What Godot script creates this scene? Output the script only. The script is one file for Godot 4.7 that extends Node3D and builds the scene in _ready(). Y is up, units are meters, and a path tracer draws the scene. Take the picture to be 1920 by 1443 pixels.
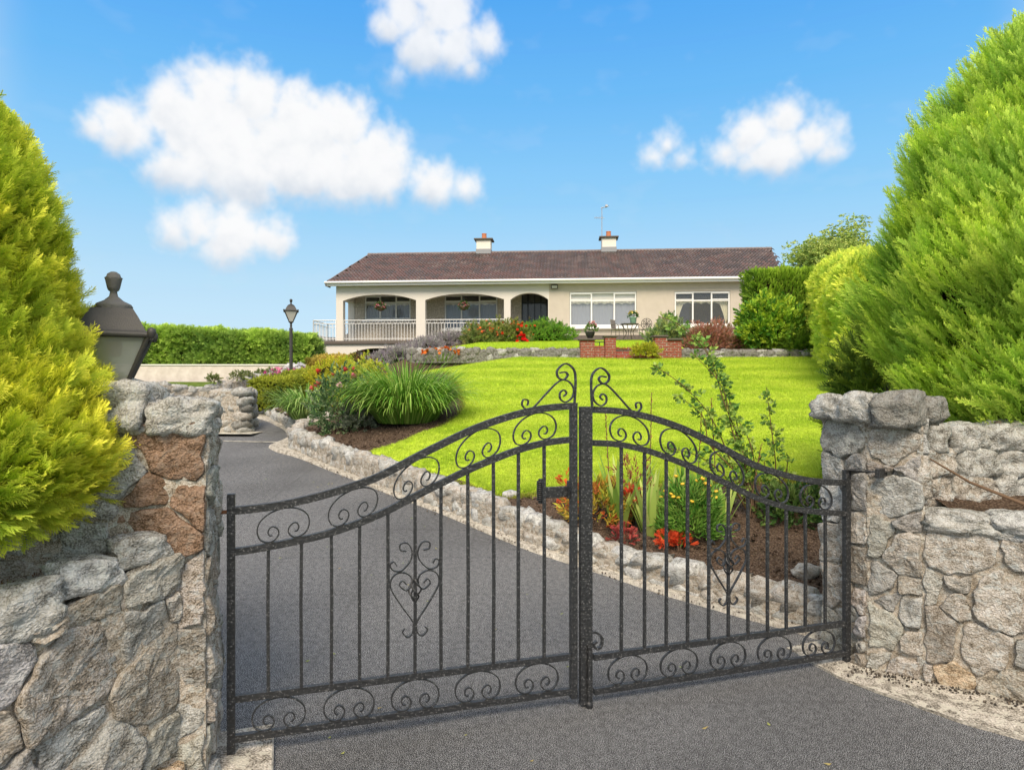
extends Node3D

const F := 1300.0
const EYE := 1.77
var rng = RandomNumberGenerator.new()
var used := {}
var M := {}
var lump := FastNoiseLite.new()


class Shape:
	var v := PackedVector3Array()
	var c := PackedColorArray()
	var i := PackedInt32Array()
	var col := Color(1, 1, 1)

	func vert(p: Vector3) -> int:
		v.append(p)
		c.append(col)
		return v.size() - 1

	func tri(a: int, b: int, d: int) -> void:
		i.append(a)
		i.append(b)
		i.append(d)

	func flat3(a: Vector3, b: Vector3, d: Vector3) -> void:
		tri(vert(a), vert(b), vert(d))

	func quad(a: Vector3, b: Vector3, d: Vector3, e: Vector3) -> void:
		var k := vert(a)
		vert(b)
		vert(d)
		vert(e)
		tri(k, k + 1, k + 2)
		tri(k, k + 2, k + 3)

	func box(p: Vector3, s: Vector3, b := Basis(), bevel := 0.0) -> void:
		var h := s * 0.5
		if bevel > 0.0:
			bevel = minf(bevel, minf(h.x, minf(h.y, h.z)) * 0.6)
		var ax := [b.x, b.y, b.z]
		for k in 3:
			var n: Vector3 = ax[k]
			var u: Vector3 = ax[(k + 1) % 3]
			var w: Vector3 = ax[(k + 2) % 3]
			var hu: float = h[(k + 1) % 3] - bevel
			var hw: float = h[(k + 2) % 3] - bevel
			for sg in [1.0, -1.0]:
				var o: Vector3 = p + n * h[k] * sg
				var uu: Vector3 = u * hu * sg
				var ww: Vector3 = w * hw
				quad(o - uu - ww, o - uu + ww, o + uu + ww, o + uu - ww)
		if bevel > 0.0:
			for k in 3:
				var n: Vector3 = ax[k]
				var u: Vector3 = ax[(k + 1) % 3]
				var w: Vector3 = ax[(k + 2) % 3]
				var hn: float = h[k] - bevel
				for su in [1.0, -1.0]:
					for sw in [1.0, -1.0]:
						var p1: Vector3 = p + u * h[(k + 1) % 3] * su + w * (h[(k + 2) % 3] - bevel) * sw
						var p2: Vector3 = p + u * (h[(k + 1) % 3] - bevel) * su + w * h[(k + 2) % 3] * sw
						if su * sw > 0.0:
							quad(p1 - n * hn, p1 + n * hn, p2 + n * hn, p2 - n * hn)
						else:
							quad(p2 - n * hn, p2 + n * hn, p1 + n * hn, p1 - n * hn)

	func tube(pts: Array, rad: Array, sides := 8, caps := true) -> void:
		var n: int = pts.size()
		var first := v.size()
		var nn := Vector3.UP
		for k in n:
			var a: Vector3 = pts[maxi(k - 1, 0)]
			var b: Vector3 = pts[mini(k + 1, n - 1)]
			var t: Vector3 = (b - a).normalized()
			if k == 0:
				nn = t.cross(Vector3.RIGHT if absf(t.x) < 0.8 else Vector3.BACK).normalized()
			nn = (nn - t * nn.dot(t)).normalized()
			var bb := t.cross(nn)
			for j in sides:
				var an := TAU * j / sides
				vert(pts[k] + (nn * cos(an) + bb * sin(an)) * rad[k])
		for k in n - 1:
			for j in sides:
				var p := first + k * sides + j
				var q := first + k * sides + (j + 1) % sides
				tri(p, p + sides, q + sides)
				tri(p, q + sides, q)
		if caps:
			for e in [0, n - 1]:
				var m := vert(pts[e])
				var base := v.size()
				for j in sides:
					vert(v[first + e * sides + j])
				for j in sides:
					if e == 0:
						tri(m, base + j, base + (j + 1) % sides)
					else:
						tri(m, base + (j + 1) % sides, base + j)

	# rectangular bar swept along pts: w in the plane across the path, th along z
	func bar(pts: Array, w: float, th: float, z: Vector3, close := true) -> void:
		var n: int = pts.size()
		var cor := []
		for k in n:
			var t: Vector3 = (pts[mini(k + 1, n - 1)] - pts[maxi(k - 1, 0)]).normalized()
			var s := z.cross(t).normalized()
			var p: Vector3 = pts[k]
			var hw := s * w * 0.5
			var hz := z * th * 0.5
			cor.append([p + hw + hz, p - hw + hz, p - hw - hz, p + hw - hz])
		for j in 4:
			var first := v.size()
			for k in n:
				vert(cor[k][j])
				vert(cor[k][(j + 1) % 4])
			for k in n - 1:
				var p := first + k * 2
				tri(p, p + 2, p + 3)
				tri(p, p + 3, p + 1)
		if close:
			var a = cor[0]
			quad(a[0], a[1], a[2], a[3])
			a = cor[n - 1]
			quad(a[3], a[2], a[1], a[0])

	func grid(nx: int, ny: int, f: Callable, tint = null) -> void:
		var first := v.size()
		for j in ny + 1:
			for k in nx + 1:
				var p: Vector3 = f.call(float(k) / nx, float(j) / ny)
				if tint != null:
					col = tint.call(p)
				vert(p)
		for j in ny:
			for k in nx:
				var p := first + j * (nx + 1) + k
				tri(p, p + nx + 1, p + nx + 2)
				tri(p, p + nx + 2, p + 1)

	# turned profile of [radius, height] pairs round the y axis at o
	func lathe(prof: Array, sides := 12, o := Vector3.ZERO, turn := 0.0, sharp := false) -> void:
		for k in prof.size() - 1:
			if sharp:
				for j in sides:
					var a := turn + TAU * j / sides
					var b := turn + TAU * (j + 1) / sides
					var d0 := Vector3(cos(a), 0, sin(a))
					var d1 := Vector3(cos(b), 0, sin(b))
					var y0 := Vector3(0, prof[k][1], 0) + o
					var y1 := Vector3(0, prof[k + 1][1], 0) + o
					quad(d0 * prof[k][0] + y0, d1 * prof[k][0] + y0, d1 * prof[k + 1][0] + y1, d0 * prof[k + 1][0] + y1)
		if not sharp:
			var first := v.size()
			for q in prof:
				for j in sides:
					var a := turn + TAU * j / sides
					vert(o + Vector3(cos(a) * q[0], q[1], sin(a) * q[0]))
			for k in prof.size() - 1:
				for j in sides:
					var p := first + k * sides + j
					var r := first + k * sides + (j + 1) % sides
					tri(p, r, r + sides)
					tri(p, r + sides, p + sides)

	func mesh() -> ArrayMesh:
		var n := PackedVector3Array()
		n.resize(v.size())
		for k in range(0, i.size(), 3):
			var a := v[i[k]]
			var f := (v[i[k + 2]] - a).cross(v[i[k + 1]] - a)
			n[i[k]] += f
			n[i[k + 1]] += f
			n[i[k + 2]] += f
		for k in n.size():
			n[k] = n[k].normalized() if n[k].length_squared() > 1e-20 else Vector3.UP
		var arr := []
		arr.resize(Mesh.ARRAY_MAX)
		arr[Mesh.ARRAY_VERTEX] = v
		arr[Mesh.ARRAY_NORMAL] = n
		arr[Mesh.ARRAY_COLOR] = c
		arr[Mesh.ARRAY_INDEX] = i
		var m := ArrayMesh.new()
		m.add_surface_from_arrays(Mesh.PRIMITIVE_TRIANGLES, arr)
		return m


# ---------- naming ----------
func numbered(called: String) -> String:
	used[called] = used.get(called, -1) + 1
	return called if used[called] == 0 else "%s_%03d" % [called, used[called]]


func tag(o: Node, label: String, category := "", group := "", kind := "") -> Node:
	if label:
		o.set_meta("label", label)
	if category:
		o.set_meta("category", category)
	if group:
		o.set_meta("group", group)
	if kind:
		o.set_meta("kind", kind)
	return o


func thing(called: String, label: String, category: String, at := Vector3.ZERO, turn := 0.0, group := "") -> Node3D:
	var o := Node3D.new()
	o.name = numbered(called)
	o.position = at
	o.rotation.y = turn
	add_child(o)
	tag(o, label, category, group)
	return o


func part(called: String, mesh: Mesh, mat: Material, parent: Node, label := "") -> MeshInstance3D:
	var o := MeshInstance3D.new()
	o.name = numbered(called) if parent == self else called
	o.mesh = mesh
	o.material_override = mat
	parent.add_child(o, true)
	if label:
		o.set_meta("label", label)
	return o


func structure(called: String, mesh: Mesh, mat: Material) -> MeshInstance3D:
	var o := part(called, mesh, mat, self)
	o.set_meta("kind", "structure")
	return o


func scatter(called: String, mesh: Mesh, mat: Material, xf: Array, cols: Array, parent: Node, stuff := true) -> MultiMeshInstance3D:
	var mm := MultiMesh.new()
	mm.transform_format = MultiMesh.TRANSFORM_3D
	mm.use_colors = true
	mm.mesh = mesh
	mm.instance_count = xf.size()
	for k in xf.size():
		mm.set_instance_transform(k, xf[k])
		mm.set_instance_color(k, cols[k])
	var o := MultiMeshInstance3D.new()
	o.name = numbered(called) if parent == self else called
	o.multimesh = mm
	o.material_override = mat
	parent.add_child(o, true)
	if stuff:
		o.set_meta("kind", "stuff")
	return o


# ---------- numbers ----------
func rf(a: float, b: float) -> float:
	return rng.randf_range(a, b)


func lerp_table(t: Array, x: float) -> float:
	if x <= t[0][0]:
		return t[0][1]
	for k in range(1, t.size()):
		if x <= t[k][0]:
			return lerpf(t[k - 1][1], t[k][1], (x - t[k - 1][0]) / (t[k][0] - t[k - 1][0]))
	return t[-1][1]


func spline(p: Array, each := 6) -> Array:
	var out := []
	for k in p.size() - 1:
		for j in each:
			out.append(p[k].cubic_interpolate(p[k + 1], p[maxi(k - 1, 0)], p[mini(k + 2, p.size() - 1)], float(j) / each))
	out.append(p[-1])
	return out


func v3(list: Array) -> Array:
	var out := []
	for q in list:
		out.append(Vector3(q[0], q[1], 0) if q.size() < 3 else Vector3(q[0], q[1], q[2]))
	return out


# a point of the place: across x, height y, distance d in front of the entrance
func P(x: float, y: float, d: float) -> Vector3:
	return Vector3(x, y, -d)


# height of the driveway: level at the gate, then climbing
func hr(d: float) -> float:
	if d < 4.3:
		return 0.0
	var t := d - 4.3
	return 0.09 * (t - 0.4 * (1.0 - exp(-t / 0.4)))


# inner edge of the planted ground (low wall, then kerb) for each distance
const EDGE := [[4.55, 2.45], [4.98, 2.12], [5.25, 1.78], [5.71, 1.27], [6.29, 0.71], [6.86, 0.21], [7.86, -0.6], [9.57, -1.98], [10.9, -3.0], [11.9, -3.75], [12.4, -3.98], [12.9, -4.02], [13.3, -4.1], [14.3, -4.6], [15.6, -5.4], [16.6, -5.95], [17.5, -6.05], [18.5, -5.9], [20.0, -5.7], [24.0, -5.6], [28.0, -5.6]]
const LIP := [[20.4, -2.4], [22.0, -2.2], [27.0, -1.9], [30.0, -1.9]]


func lawn_plane(d: float) -> float:
	return 0.58 + 0.158 * (d - 8.0)


func upper_plane(d: float) -> float:
	return 2.82 + 0.1 * (minf(d, 27.2) - 20.5)


# height of the garden inside the low wall
func T(x: float, d: float) -> float:
	var w := maxf(0.0, (x - lerp_table(EDGE, d)) * 0.75)
	var bank := hr(d) + 0.24 + 0.2 * w
	if d <= 20.42:
		return minf(lawn_plane(d), bank) if d > 8.5 else lerpf(maxf(hr(d) + 0.17, lawn_plane(d)), minf(lawn_plane(d), bank), clampf((d - 6.0) / 2.5, 0, 1))
	var x0 := lerp_table(EDGE, d)
	var x1 := lerp_table(LIP, d)
	return lerpf(hr(d) + 0.25, upper_plane(d), clampf((x - x0) / (x1 - x0), 0, 1))


func G(x: float, d: float, up := 0.0) -> Vector3:
	return P(x, T(x, d) + up, d)


# ---------- materials ----------
func lin(r: float, g: float, b: float) -> Color:
	return Color(r, g, b).linear_to_srgb()


func noise(kind: int, freq: float, oct: int, seed_: int, gain := 0.5) -> FastNoiseLite:
	var n := FastNoiseLite.new()
	n.noise_type = kind
	n.frequency = freq
	n.seed = seed_
	n.fractal_octaves = oct
	n.fractal_gain = gain
	if oct <= 1:
		n.fractal_type = FastNoiseLite.FRACTAL_NONE
	return n


func ramp(stops: Array) -> Gradient:
	var g := Gradient.new()
	var off := PackedFloat32Array()
	var cs := PackedColorArray()
	for s in stops:
		off.append(s[0])
		cs.append(lin(s[1], s[2], s[3]))
	g.offsets = off
	g.colors = cs
	return g


func tex(n: FastNoiseLite, size: int, g: Gradient = null) -> NoiseTexture2D:
	var t := NoiseTexture2D.new()
	t.width = size
	t.height = size
	t.seamless = true
	t.noise = n
	if g:
		t.color_ramp = g
	return t


func mat(key: String, r: float, g: float, b: float, rough: float, o := {}) -> StandardMaterial3D:
	var m := StandardMaterial3D.new()
	m.resource_name = key
	m.albedo_color = lin(r, g, b)
	m.roughness = rough
	m.vertex_color_use_as_albedo = true
	m.cull_mode = BaseMaterial3D.CULL_DISABLED
	m.metallic_specular = o.get("spec", 0.5)
	m.metallic = o.get("metal", 0.0)
	if o.has("tex"):
		m.albedo_texture = o.tex
	if o.has("bump"):
		m.heightmap_enabled = true
		m.heightmap_texture = o.bump
		m.heightmap_scale = o.get("depth", 0.5)
	if o.has("scale"):
		m.uv1_triplanar = true
		m.uv1_world_triplanar = o.get("world", true)
		m.uv1_scale = Vector3.ONE * o.scale
	if o.has("back"):
		m.backlight_enabled = true
		m.backlight = Color(o.back, o.back, o.back)
	M[key] = m
	return m


func stone_image(seed_: int, g: Gradient, lichen: float, size := 512, coarse := 0.42) -> ImageTexture:
	var a := noise(FastNoiseLite.TYPE_SIMPLEX, 0.012, 5, seed_, 0.6).get_seamless_image(size, size)
	var b := noise(FastNoiseLite.TYPE_SIMPLEX, 0.11, 3, seed_ + 1, 0.65).get_seamless_image(size, size)
	var l := noise(FastNoiseLite.TYPE_SIMPLEX, 0.017, 4, seed_ + 2, 0.5).get_seamless_image(size, size)
	for im in [a, b, l]:
		im.convert(Image.FORMAT_L8)
	var da := a.get_data()
	var db := b.get_data()
	var dl := l.get_data()
	var look := []
	for k in 256:
		look.append(g.sample(k / 255.0))
	var out := PackedByteArray()
	out.resize(size * size * 3)
	for k in size * size:
		var t := clampf((da[k] * coarse + db[k] * (1.0 - coarse) - 128.0) * 2.1 + 128.0, 0, 255)
		var q: Color = look[int(t)]
		var li := smoothstep(0.0, 1.0, (dl[k] / 255.0 - (1.0 - lichen)) * 14.0)
		if li > 0.0:
			q = q.lerp(Color(0.86, 0.87, 0.84), li * (0.7 + 0.3 * db[k] / 255.0))
		out[k * 3] = int(q.r * 255)
		out[k * 3 + 1] = int(q.g * 255)
		out[k * 3 + 2] = int(q.b * 255)
	return ImageTexture.create_from_image(Image.create_from_data(size, size, false, Image.FORMAT_RGB8, out))


func materials() -> void:
	var SX := FastNoiseLite.TYPE_SIMPLEX
	var CE := FastNoiseLite.TYPE_CELLULAR
	var rough_bump := tex(noise(SX, 0.02, 6, 5, 0.62), 512)
	var crag := noise(SX, 0.014, 6, 15, 0.6)
	crag.fractal_type = FastNoiseLite.FRACTAL_RIDGED
	var crag_bump := tex(crag, 1024)
	var fine_bump := tex(noise(SX, 0.08, 4, 6, 0.6), 512)
	# stone
	var sg := stone_image(11, ramp([[0.0, 0.11, 0.1, 0.08], [0.25, 0.32, 0.3, 0.25], [0.5, 0.52, 0.5, 0.43], [0.75, 0.72, 0.7, 0.63], [1.0, 0.92, 0.91, 0.86]]), 0.4)
	var sw := stone_image(23, ramp([[0.0, 0.11, 0.09, 0.06], [0.25, 0.34, 0.29, 0.22], [0.5, 0.54, 0.48, 0.39], [0.75, 0.72, 0.66, 0.57], [1.0, 0.92, 0.88, 0.81]]), 0.36)
	var sl := stone_image(37, ramp([[0.0, 0.1, 0.098, 0.088], [0.25, 0.27, 0.265, 0.24], [0.55, 0.48, 0.475, 0.44], [0.8, 0.7, 0.7, 0.66], [1.0, 0.9, 0.9, 0.87]]), 0.4)
	var so := {"scale": 1.5, "bump": crag_bump, "depth": 1.2, "spec": 0.25}
	mat("stone_grey", 0.74, 0.75, 0.79, 0.92, so.merged({"tex": sg}))
	mat("stone_warm", 0.78, 0.79, 0.83, 0.92, so.merged({"tex": sw}))
	mat("stone_pale", 0.9, 0.9, 0.93, 0.92, so.merged({"tex": sl}))
	mat("stone_red", 0.5, 0.37, 0.31, 0.92, so.merged({"tex": sw}))
	mat("stone_orange", 0.86, 0.74, 0.62, 0.92, so.merged({"tex": sw}))
	mat("stone_dark", 0.42, 0.42, 0.43, 0.92, so.merged({"tex": sg}))
	mat("mortar", 0.74, 0.72, 0.71, 0.95, {"tex": sw, "scale": 1.9, "bump": rough_bump, "depth": 1.0, "spec": 0.2})
	# ground
	var asph := stone_image(51, ramp([[0.0, 0.012, 0.012, 0.014], [0.3, 0.05, 0.05, 0.05], [0.5, 0.17, 0.17, 0.17], [0.66, 0.36, 0.36, 0.36], [0.8, 0.65, 0.65, 0.65], [1.0, 0.9, 0.9, 0.9]]), 0.0, 1024, 0.1)
	mat("asphalt", 0.66, 0.67, 0.685, 0.9, {"tex": asph, "scale": 1.15, "bump": tex(noise(SX, 0.11, 3, 8, 0.6), 1024), "depth": 0.6, "spec": 0.3})
	mat("concrete", 0.8, 0.74, 0.68, 0.95, {"tex": sl, "scale": 1.1, "bump": fine_bump, "depth": 0.5, "spec": 0.2})
	mat("pale_concrete", 0.95, 0.9, 0.82, 0.95, {"tex": sl, "scale": 0.6, "bump": fine_bump, "depth": 0.3, "spec": 0.2})
	mat("soil", 1, 1, 1, 0.97, {"tex": tex(noise(SX, 0.05, 5, 61, 0.6), 512, ramp([[0.0, 0.02, 0.012, 0.008], [0.4, 0.085, 0.058, 0.042], [0.65, 0.15, 0.108, 0.08], [1.0, 0.32, 0.25, 0.19]])), "scale": 1.4, "bump": rough_bump, "depth": 3.0, "spec": 0.15})
	mat("gravel", 1, 1, 1, 0.95, {"tex": tex(noise(CE, 0.06, 2, 62), 512, ramp([[0.0, 0.12, 0.1, 0.1], [0.5, 0.34, 0.3, 0.3], [1.0, 0.6, 0.56, 0.56]])), "scale": 1.0, "bump": fine_bump, "depth": 1.0})
	mat("turf", 1, 1, 1, 0.95, {"tex": tex(noise(SX, 0.03, 5, 63, 0.65), 512, ramp([[0.0, 0.46, 0.62, 0.035], [0.5, 0.54, 0.7, 0.05], [1.0, 0.62, 0.76, 0.07]])), "scale": 0.35, "bump": fine_bump, "depth": 1.0, "spec": 0.1})
	mat("rough_grass", 1, 1, 1, 0.95, {"tex": tex(noise(SX, 0.03, 5, 64, 0.65), 512, ramp([[0.0, 0.05, 0.09, 0.02], [1.0, 0.22, 0.28, 0.06]])), "scale": 0.3, "spec": 0.1})
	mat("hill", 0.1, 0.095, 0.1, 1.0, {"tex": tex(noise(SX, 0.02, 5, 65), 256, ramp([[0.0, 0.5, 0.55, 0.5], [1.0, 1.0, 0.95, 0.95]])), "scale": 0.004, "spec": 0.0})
	# ironwork
	mat("iron", 1, 1, 1, 0.5, {"tex": tex(noise(SX, 0.035, 5, 71, 0.65), 512, ramp([[0.0, 0.012, 0.013, 0.014], [0.6, 0.02, 0.021, 0.023], [0.74, 0.04, 0.042, 0.044], [0.82, 0.2, 0.2, 0.2], [1.0, 0.42, 0.41, 0.4]])), "scale": 2.4, "bump": rough_bump, "depth": 0.35, "spec": 0.55})
	mat("lamp_iron", 0.045, 0.044, 0.042, 0.55, {"bump": fine_bump, "depth": 0.15, "scale": 3.0})
	mat("lamp_cap", 0.12, 0.12, 0.115, 0.8, {"bump": rough_bump, "depth": 0.5, "scale": 3.0})
	mat("rust", 0.2, 0.085, 0.04, 0.9)
	# house
	mat("render", 0.6, 0.54, 0.46, 0.93, {"bump": fine_bump, "depth": 0.25, "scale": 1.2, "tex": tex(noise(SX, 0.006, 4, 81), 256, ramp([[0.0, 0.93, 0.93, 0.92], [1.0, 1.0, 1.0, 1.0]])), "spec": 0.2})
	mat("arcade_render", 0.73, 0.69, 0.63, 0.93, {"bump": fine_bump, "depth": 0.25, "scale": 1.2, "spec": 0.2})
	mat("boundary_render", 0.78, 0.71, 0.65, 0.93, {"bump": fine_bump, "depth": 0.3, "scale": 0.9, "tex": tex(noise(SX, 0.01, 5, 83), 256, ramp([[0.0, 0.78, 0.76, 0.74], [1.0, 1.0, 1.0, 1.0]])), "spec": 0.2})
	mat("pebbledash", 1, 1, 1, 0.95, {"tex": tex(noise(CE, 0.05, 2, 82), 512, ramp([[0.0, 0.4, 0.35, 0.28], [0.5, 0.62, 0.55, 0.46], [1.0, 0.84, 0.78, 0.68]])), "scale": 0.6, "bump": fine_bump, "depth": 2.0})
	mat("roof_tile", 1, 1, 1, 0.55, {"spec": 0.4})
	mat("ridge", 0.2, 0.16, 0.15, 0.8, {"bump": rough_bump, "depth": 0.6, "scale": 2.0})
	mat("white_paint", 0.86, 0.86, 0.85, 0.45)
	mat("soffit", 0.8, 0.78, 0.72, 0.7)
	mat("chimney_render", 0.82, 0.78, 0.7, 0.93, {"bump": fine_bump, "depth": 0.3, "scale": 1.2})
	mat("lead", 0.3, 0.31, 0.33, 0.6, {"metal": 0.3})
	mat("terracotta", 0.55, 0.2, 0.1, 0.8)
	mat("slab", 0.13, 0.11, 0.095, 0.9, {"bump": rough_bump, "depth": 0.6, "scale": 1.5})
	mat("black_paint", 0.02, 0.022, 0.025, 0.4)
	mat("interior", 0.09, 0.085, 0.08, 0.95)
	mat("reflection_net_curtain", 0.27, 0.3, 0.36, 0.95, {"back": 0.5})  # grey-blue in the cloth colour stands in for reflections on the panes
	mat("curtain", 0.7, 0.68, 0.5, 0.95, {"back": 0.5})
	mat("brass", 0.7, 0.5, 0.2, 0.3, {"metal": 1.0})
	var gl := mat("glass", 0.8, 0.84, 0.88, 0.02)
	gl.transparency = BaseMaterial3D.TRANSPARENCY_ALPHA
	gl.albedo_color.a = 0.1
	gl.vertex_color_use_as_albedo = false
	var og := mat("opal_glass", 0.8, 0.79, 0.74, 0.3, {"back": 0.9})
	og.vertex_color_use_as_albedo = false
	mat("dusty_glass", 0.8, 0.8, 0.74, 0.35, {"back": 1.0, "bump": rough_bump, "depth": 0.1, "scale": 4.0})
	var dg: StandardMaterial3D = M.dusty_glass
	dg.transparency = BaseMaterial3D.TRANSPARENCY_ALPHA
	dg.roughness = 0.24
	dg.albedo_color.a = 0.5
	mat("aluminium", 0.5, 0.5, 0.52, 0.4, {"metal": 0.9})
	# brick
	mat("brick", 1, 1, 1, 0.92, {"tex": tex(noise(SX, 0.05, 4, 91, 0.6), 256, ramp([[0.0, 0.16, 0.035, 0.025], [0.5, 0.32, 0.075, 0.05], [1.0, 0.5, 0.2, 0.14]])), "scale": 3.0, "bump": rough_bump, "depth": 0.5})
	# plants
	mat("leaf", 1, 1, 1, 0.55, {"back": 0.7, "spec": 0.35})
	mat("needle", 1, 1, 1, 0.7, {"back": 0.8, "spec": 0.2})
	mat("petal", 1, 1, 1, 0.7, {"back": 0.6, "spec": 0.2})
	mat("twig", 0.16, 0.1, 0.06, 0.9)
	mat("bark", 0.2, 0.15, 0.11, 0.95, {"bump": rough_bump, "depth": 1.0, "scale": 3.0})
	mat("shade_core", 0.03, 0.028, 0.012, 1.0, {"bump": rough_bump, "depth": 4.0, "scale": 1.2, "spec": 0.0})  # near-black colour stands in for the shade inside foliage
	mat("pot_green", 0.2, 0.36, 0.24, 0.6)
	mat("pot_black", 0.025, 0.025, 0.025, 0.5)
	mat("chair_metal", 0.1, 0.09, 0.085, 0.5, {"metal": 0.3})
	mat("chair_fabric", 0.2, 0.18, 0.17, 0.9)


# ---------- sky ----------
# clouds as heaps of round puffs on the dome, in degrees: [azimuth, elevation, radius]
const HEAPS := [
	[[-23.3, 21.2, 2.5], [-25.7, 19.3, 2.8], [-20.3, 21.0, 2.7], [-17.1, 19.8, 3.1], [-29.1, 17.8, 2.4], [-13.8, 19.8, 2.8], [-10.7, 18.3, 2.4], [-23.3, 17.9, 4.2], [-17.1, 17.2, 4.6], [-11.7, 16.6, 3.5], [-6.6, 15.8, 2.3], [-21.4, 15.5, 3.6], [-25.5, 15.4, 2.5], [-13.8, 15.7, 2.9], [-4.0, 15.7, 1.5], [-30.8, 17.6, 1.3]],
	[[-24.2, 11.7, 2.0], [-21.8, 11.4, 2.5], [-26.0, 11.2, 1.6], [-19.3, 11.2, 2.0], [-22.4, 10.3, 2.2]],
	[[-8.7, 27.7, 2.4], [-5.7, 28.1, 2.8], [-7.2, 25.6, 2.6], [-9.8, 27.0, 1.7], [-2.4, 26.2, 1.7], [-4.8, 25.8, 2.4], [-9.4, 23.4, 1.0], [-3.5, 24.4, 1.2], [-7.0, 29.8, 3.0]],
	[[21.4, 19.6, 1.9], [18.9, 18.6, 2.1], [23.7, 17.9, 1.9], [20.8, 17.4, 2.4], [17.1, 17.6, 1.4], [24.4, 17.0, 1.2], [12.6, 18.7, 1.1], [11.3, 17.8, 1.0], [13.6, 17.5, 0.8], [19.5, 17.0, 1.6]],
]


func sky_tone(el: float) -> Color:
	# clear blue, paler towards the horizon (linear, as displayed)
	var c := Color(lerp_table([[0, 0.68], [5, 0.57], [8, 0.5], [15, 0.29], [22, 0.165], [29, 0.095], [45, 0.06], [90, 0.035]], el), 0, 0)
	c.g = lerp_table([[0, 0.87], [5, 0.8], [8, 0.755], [15, 0.63], [22, 0.51], [29, 0.405], [45, 0.3], [90, 0.21]], el)
	c.b = lerp_table([[0, 0.985], [8, 0.96], [15, 0.965], [29, 0.91], [45, 0.84], [90, 0.7]], el)
	return c


func sky_image() -> ImageTexture:
	var W := 4096
	var H := 2048
	var puff := noise(FastNoiseLite.TYPE_SIMPLEX, 1.0, 5, 3, 0.55)
	var soft := noise(FastNoiseLite.TYPE_SIMPLEX, 1.0, 4, 4, 0.5)
	# the whole dome, coarse: blue, cloud thickened outside the view for fill light
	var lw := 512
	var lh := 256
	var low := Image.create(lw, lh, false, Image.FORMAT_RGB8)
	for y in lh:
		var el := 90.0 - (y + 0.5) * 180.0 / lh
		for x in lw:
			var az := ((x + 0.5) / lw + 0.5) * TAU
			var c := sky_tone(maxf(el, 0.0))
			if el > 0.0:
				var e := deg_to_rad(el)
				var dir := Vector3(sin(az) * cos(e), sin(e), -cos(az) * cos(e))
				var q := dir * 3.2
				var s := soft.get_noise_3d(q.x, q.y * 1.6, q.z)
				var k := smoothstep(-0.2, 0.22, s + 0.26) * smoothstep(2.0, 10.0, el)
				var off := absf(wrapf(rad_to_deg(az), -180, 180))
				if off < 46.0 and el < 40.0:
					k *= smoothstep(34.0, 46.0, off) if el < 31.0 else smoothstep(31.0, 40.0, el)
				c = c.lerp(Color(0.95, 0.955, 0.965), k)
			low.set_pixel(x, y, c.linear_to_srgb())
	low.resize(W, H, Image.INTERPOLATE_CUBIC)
	# the part with the modelled heaps, fine
	var reach := 520
	var boxes := []
	for h in HEAPS:
		var b := Rect2(Vector2(h[0][0], h[0][1]), Vector2.ZERO)
		for p in h:
			b = b.merge(Rect2(p[0] - p[2] - 2.5, p[1] - p[2] - 3.5, p[2] * 2 + 5.0, p[2] * 2 + 6.0))
		boxes.append(b)
	for y in range(int((90.0 - 34.0) / 180.0 * H), int(91.0 / 180.0 * H)):
		var el := 90.0 - (y + 0.5) * 180.0 / H
		for xx in range(-reach, reach):
			var x := xx + W / 2
			var az := (xx + 0.5) / W * 360.0
			var at := Vector2(az, el)
			var c := low.get_pixel(x, y).srgb_to_linear()
			var touched := false
			for hi in HEAPS.size():
				if not boxes[hi].has_point(at):
					continue
				var wob := puff.get_noise_2d(az * 0.32 + hi * 40.0, el * 0.32) * 0.75 + puff.get_noise_2d(az * 0.8, el * 0.8 + 90.0) * 0.18
				var best := -9.0
				var topness := 0.0
				var total := 0.0
				for p in HEAPS[hi]:
					var dx: float = az - p[0]
					var dy: float = el - p[1]
					if dy < 0.0:
						dy *= 1.35
					var s: float = 1.0 - sqrt(dx * dx + dy * dy) / p[2]
					best = maxf(best, s * p[2])
					var w2 := maxf(0.0, s + 0.35)
					w2 *= w2
					topness += w2 * (dy + 0.3 * dx) / p[2]
					total += w2
				best += wob
				var lowness := clampf((boxes[hi].position.y + boxes[hi].size.y * 0.42 - el) / (boxes[hi].size.y * 0.3), 0, 1)
				var a := smoothstep(-0.8, lerpf(1.5, 3.0, lowness), best)
				if hi == 2:
					a *= 0.93
				if a <= 0.0:
					continue
				touched = true
				var up := clampf(0.66 + 0.34 * topness / maxf(total, 0.01) + 0.16 * puff.get_noise_2d(az * 0.35 + 7.0, el * 0.35) - 0.5 * lowness, 0, 1)
				var cc := Color(0.66, 0.72, 0.8).lerp(Color(0.97, 0.975, 0.985), smoothstep(0.1, 0.8, up))
				c = c.lerp(cc, a * lerpf(1.0, 0.8, lowness))
			# thin veil
			var veil := smoothstep(0.25, 0.75, soft.get_noise_2d(az * 0.11 + 300.0, el * 0.22)) * 0.05
			if el > 1.0:
				c = c.lerp(Color(0.85, 0.9, 0.95), veil)
				touched = true
			if touched:
				low.set_pixel(x, y, c.linear_to_srgb())
	return ImageTexture.create_from_image(low)


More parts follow.
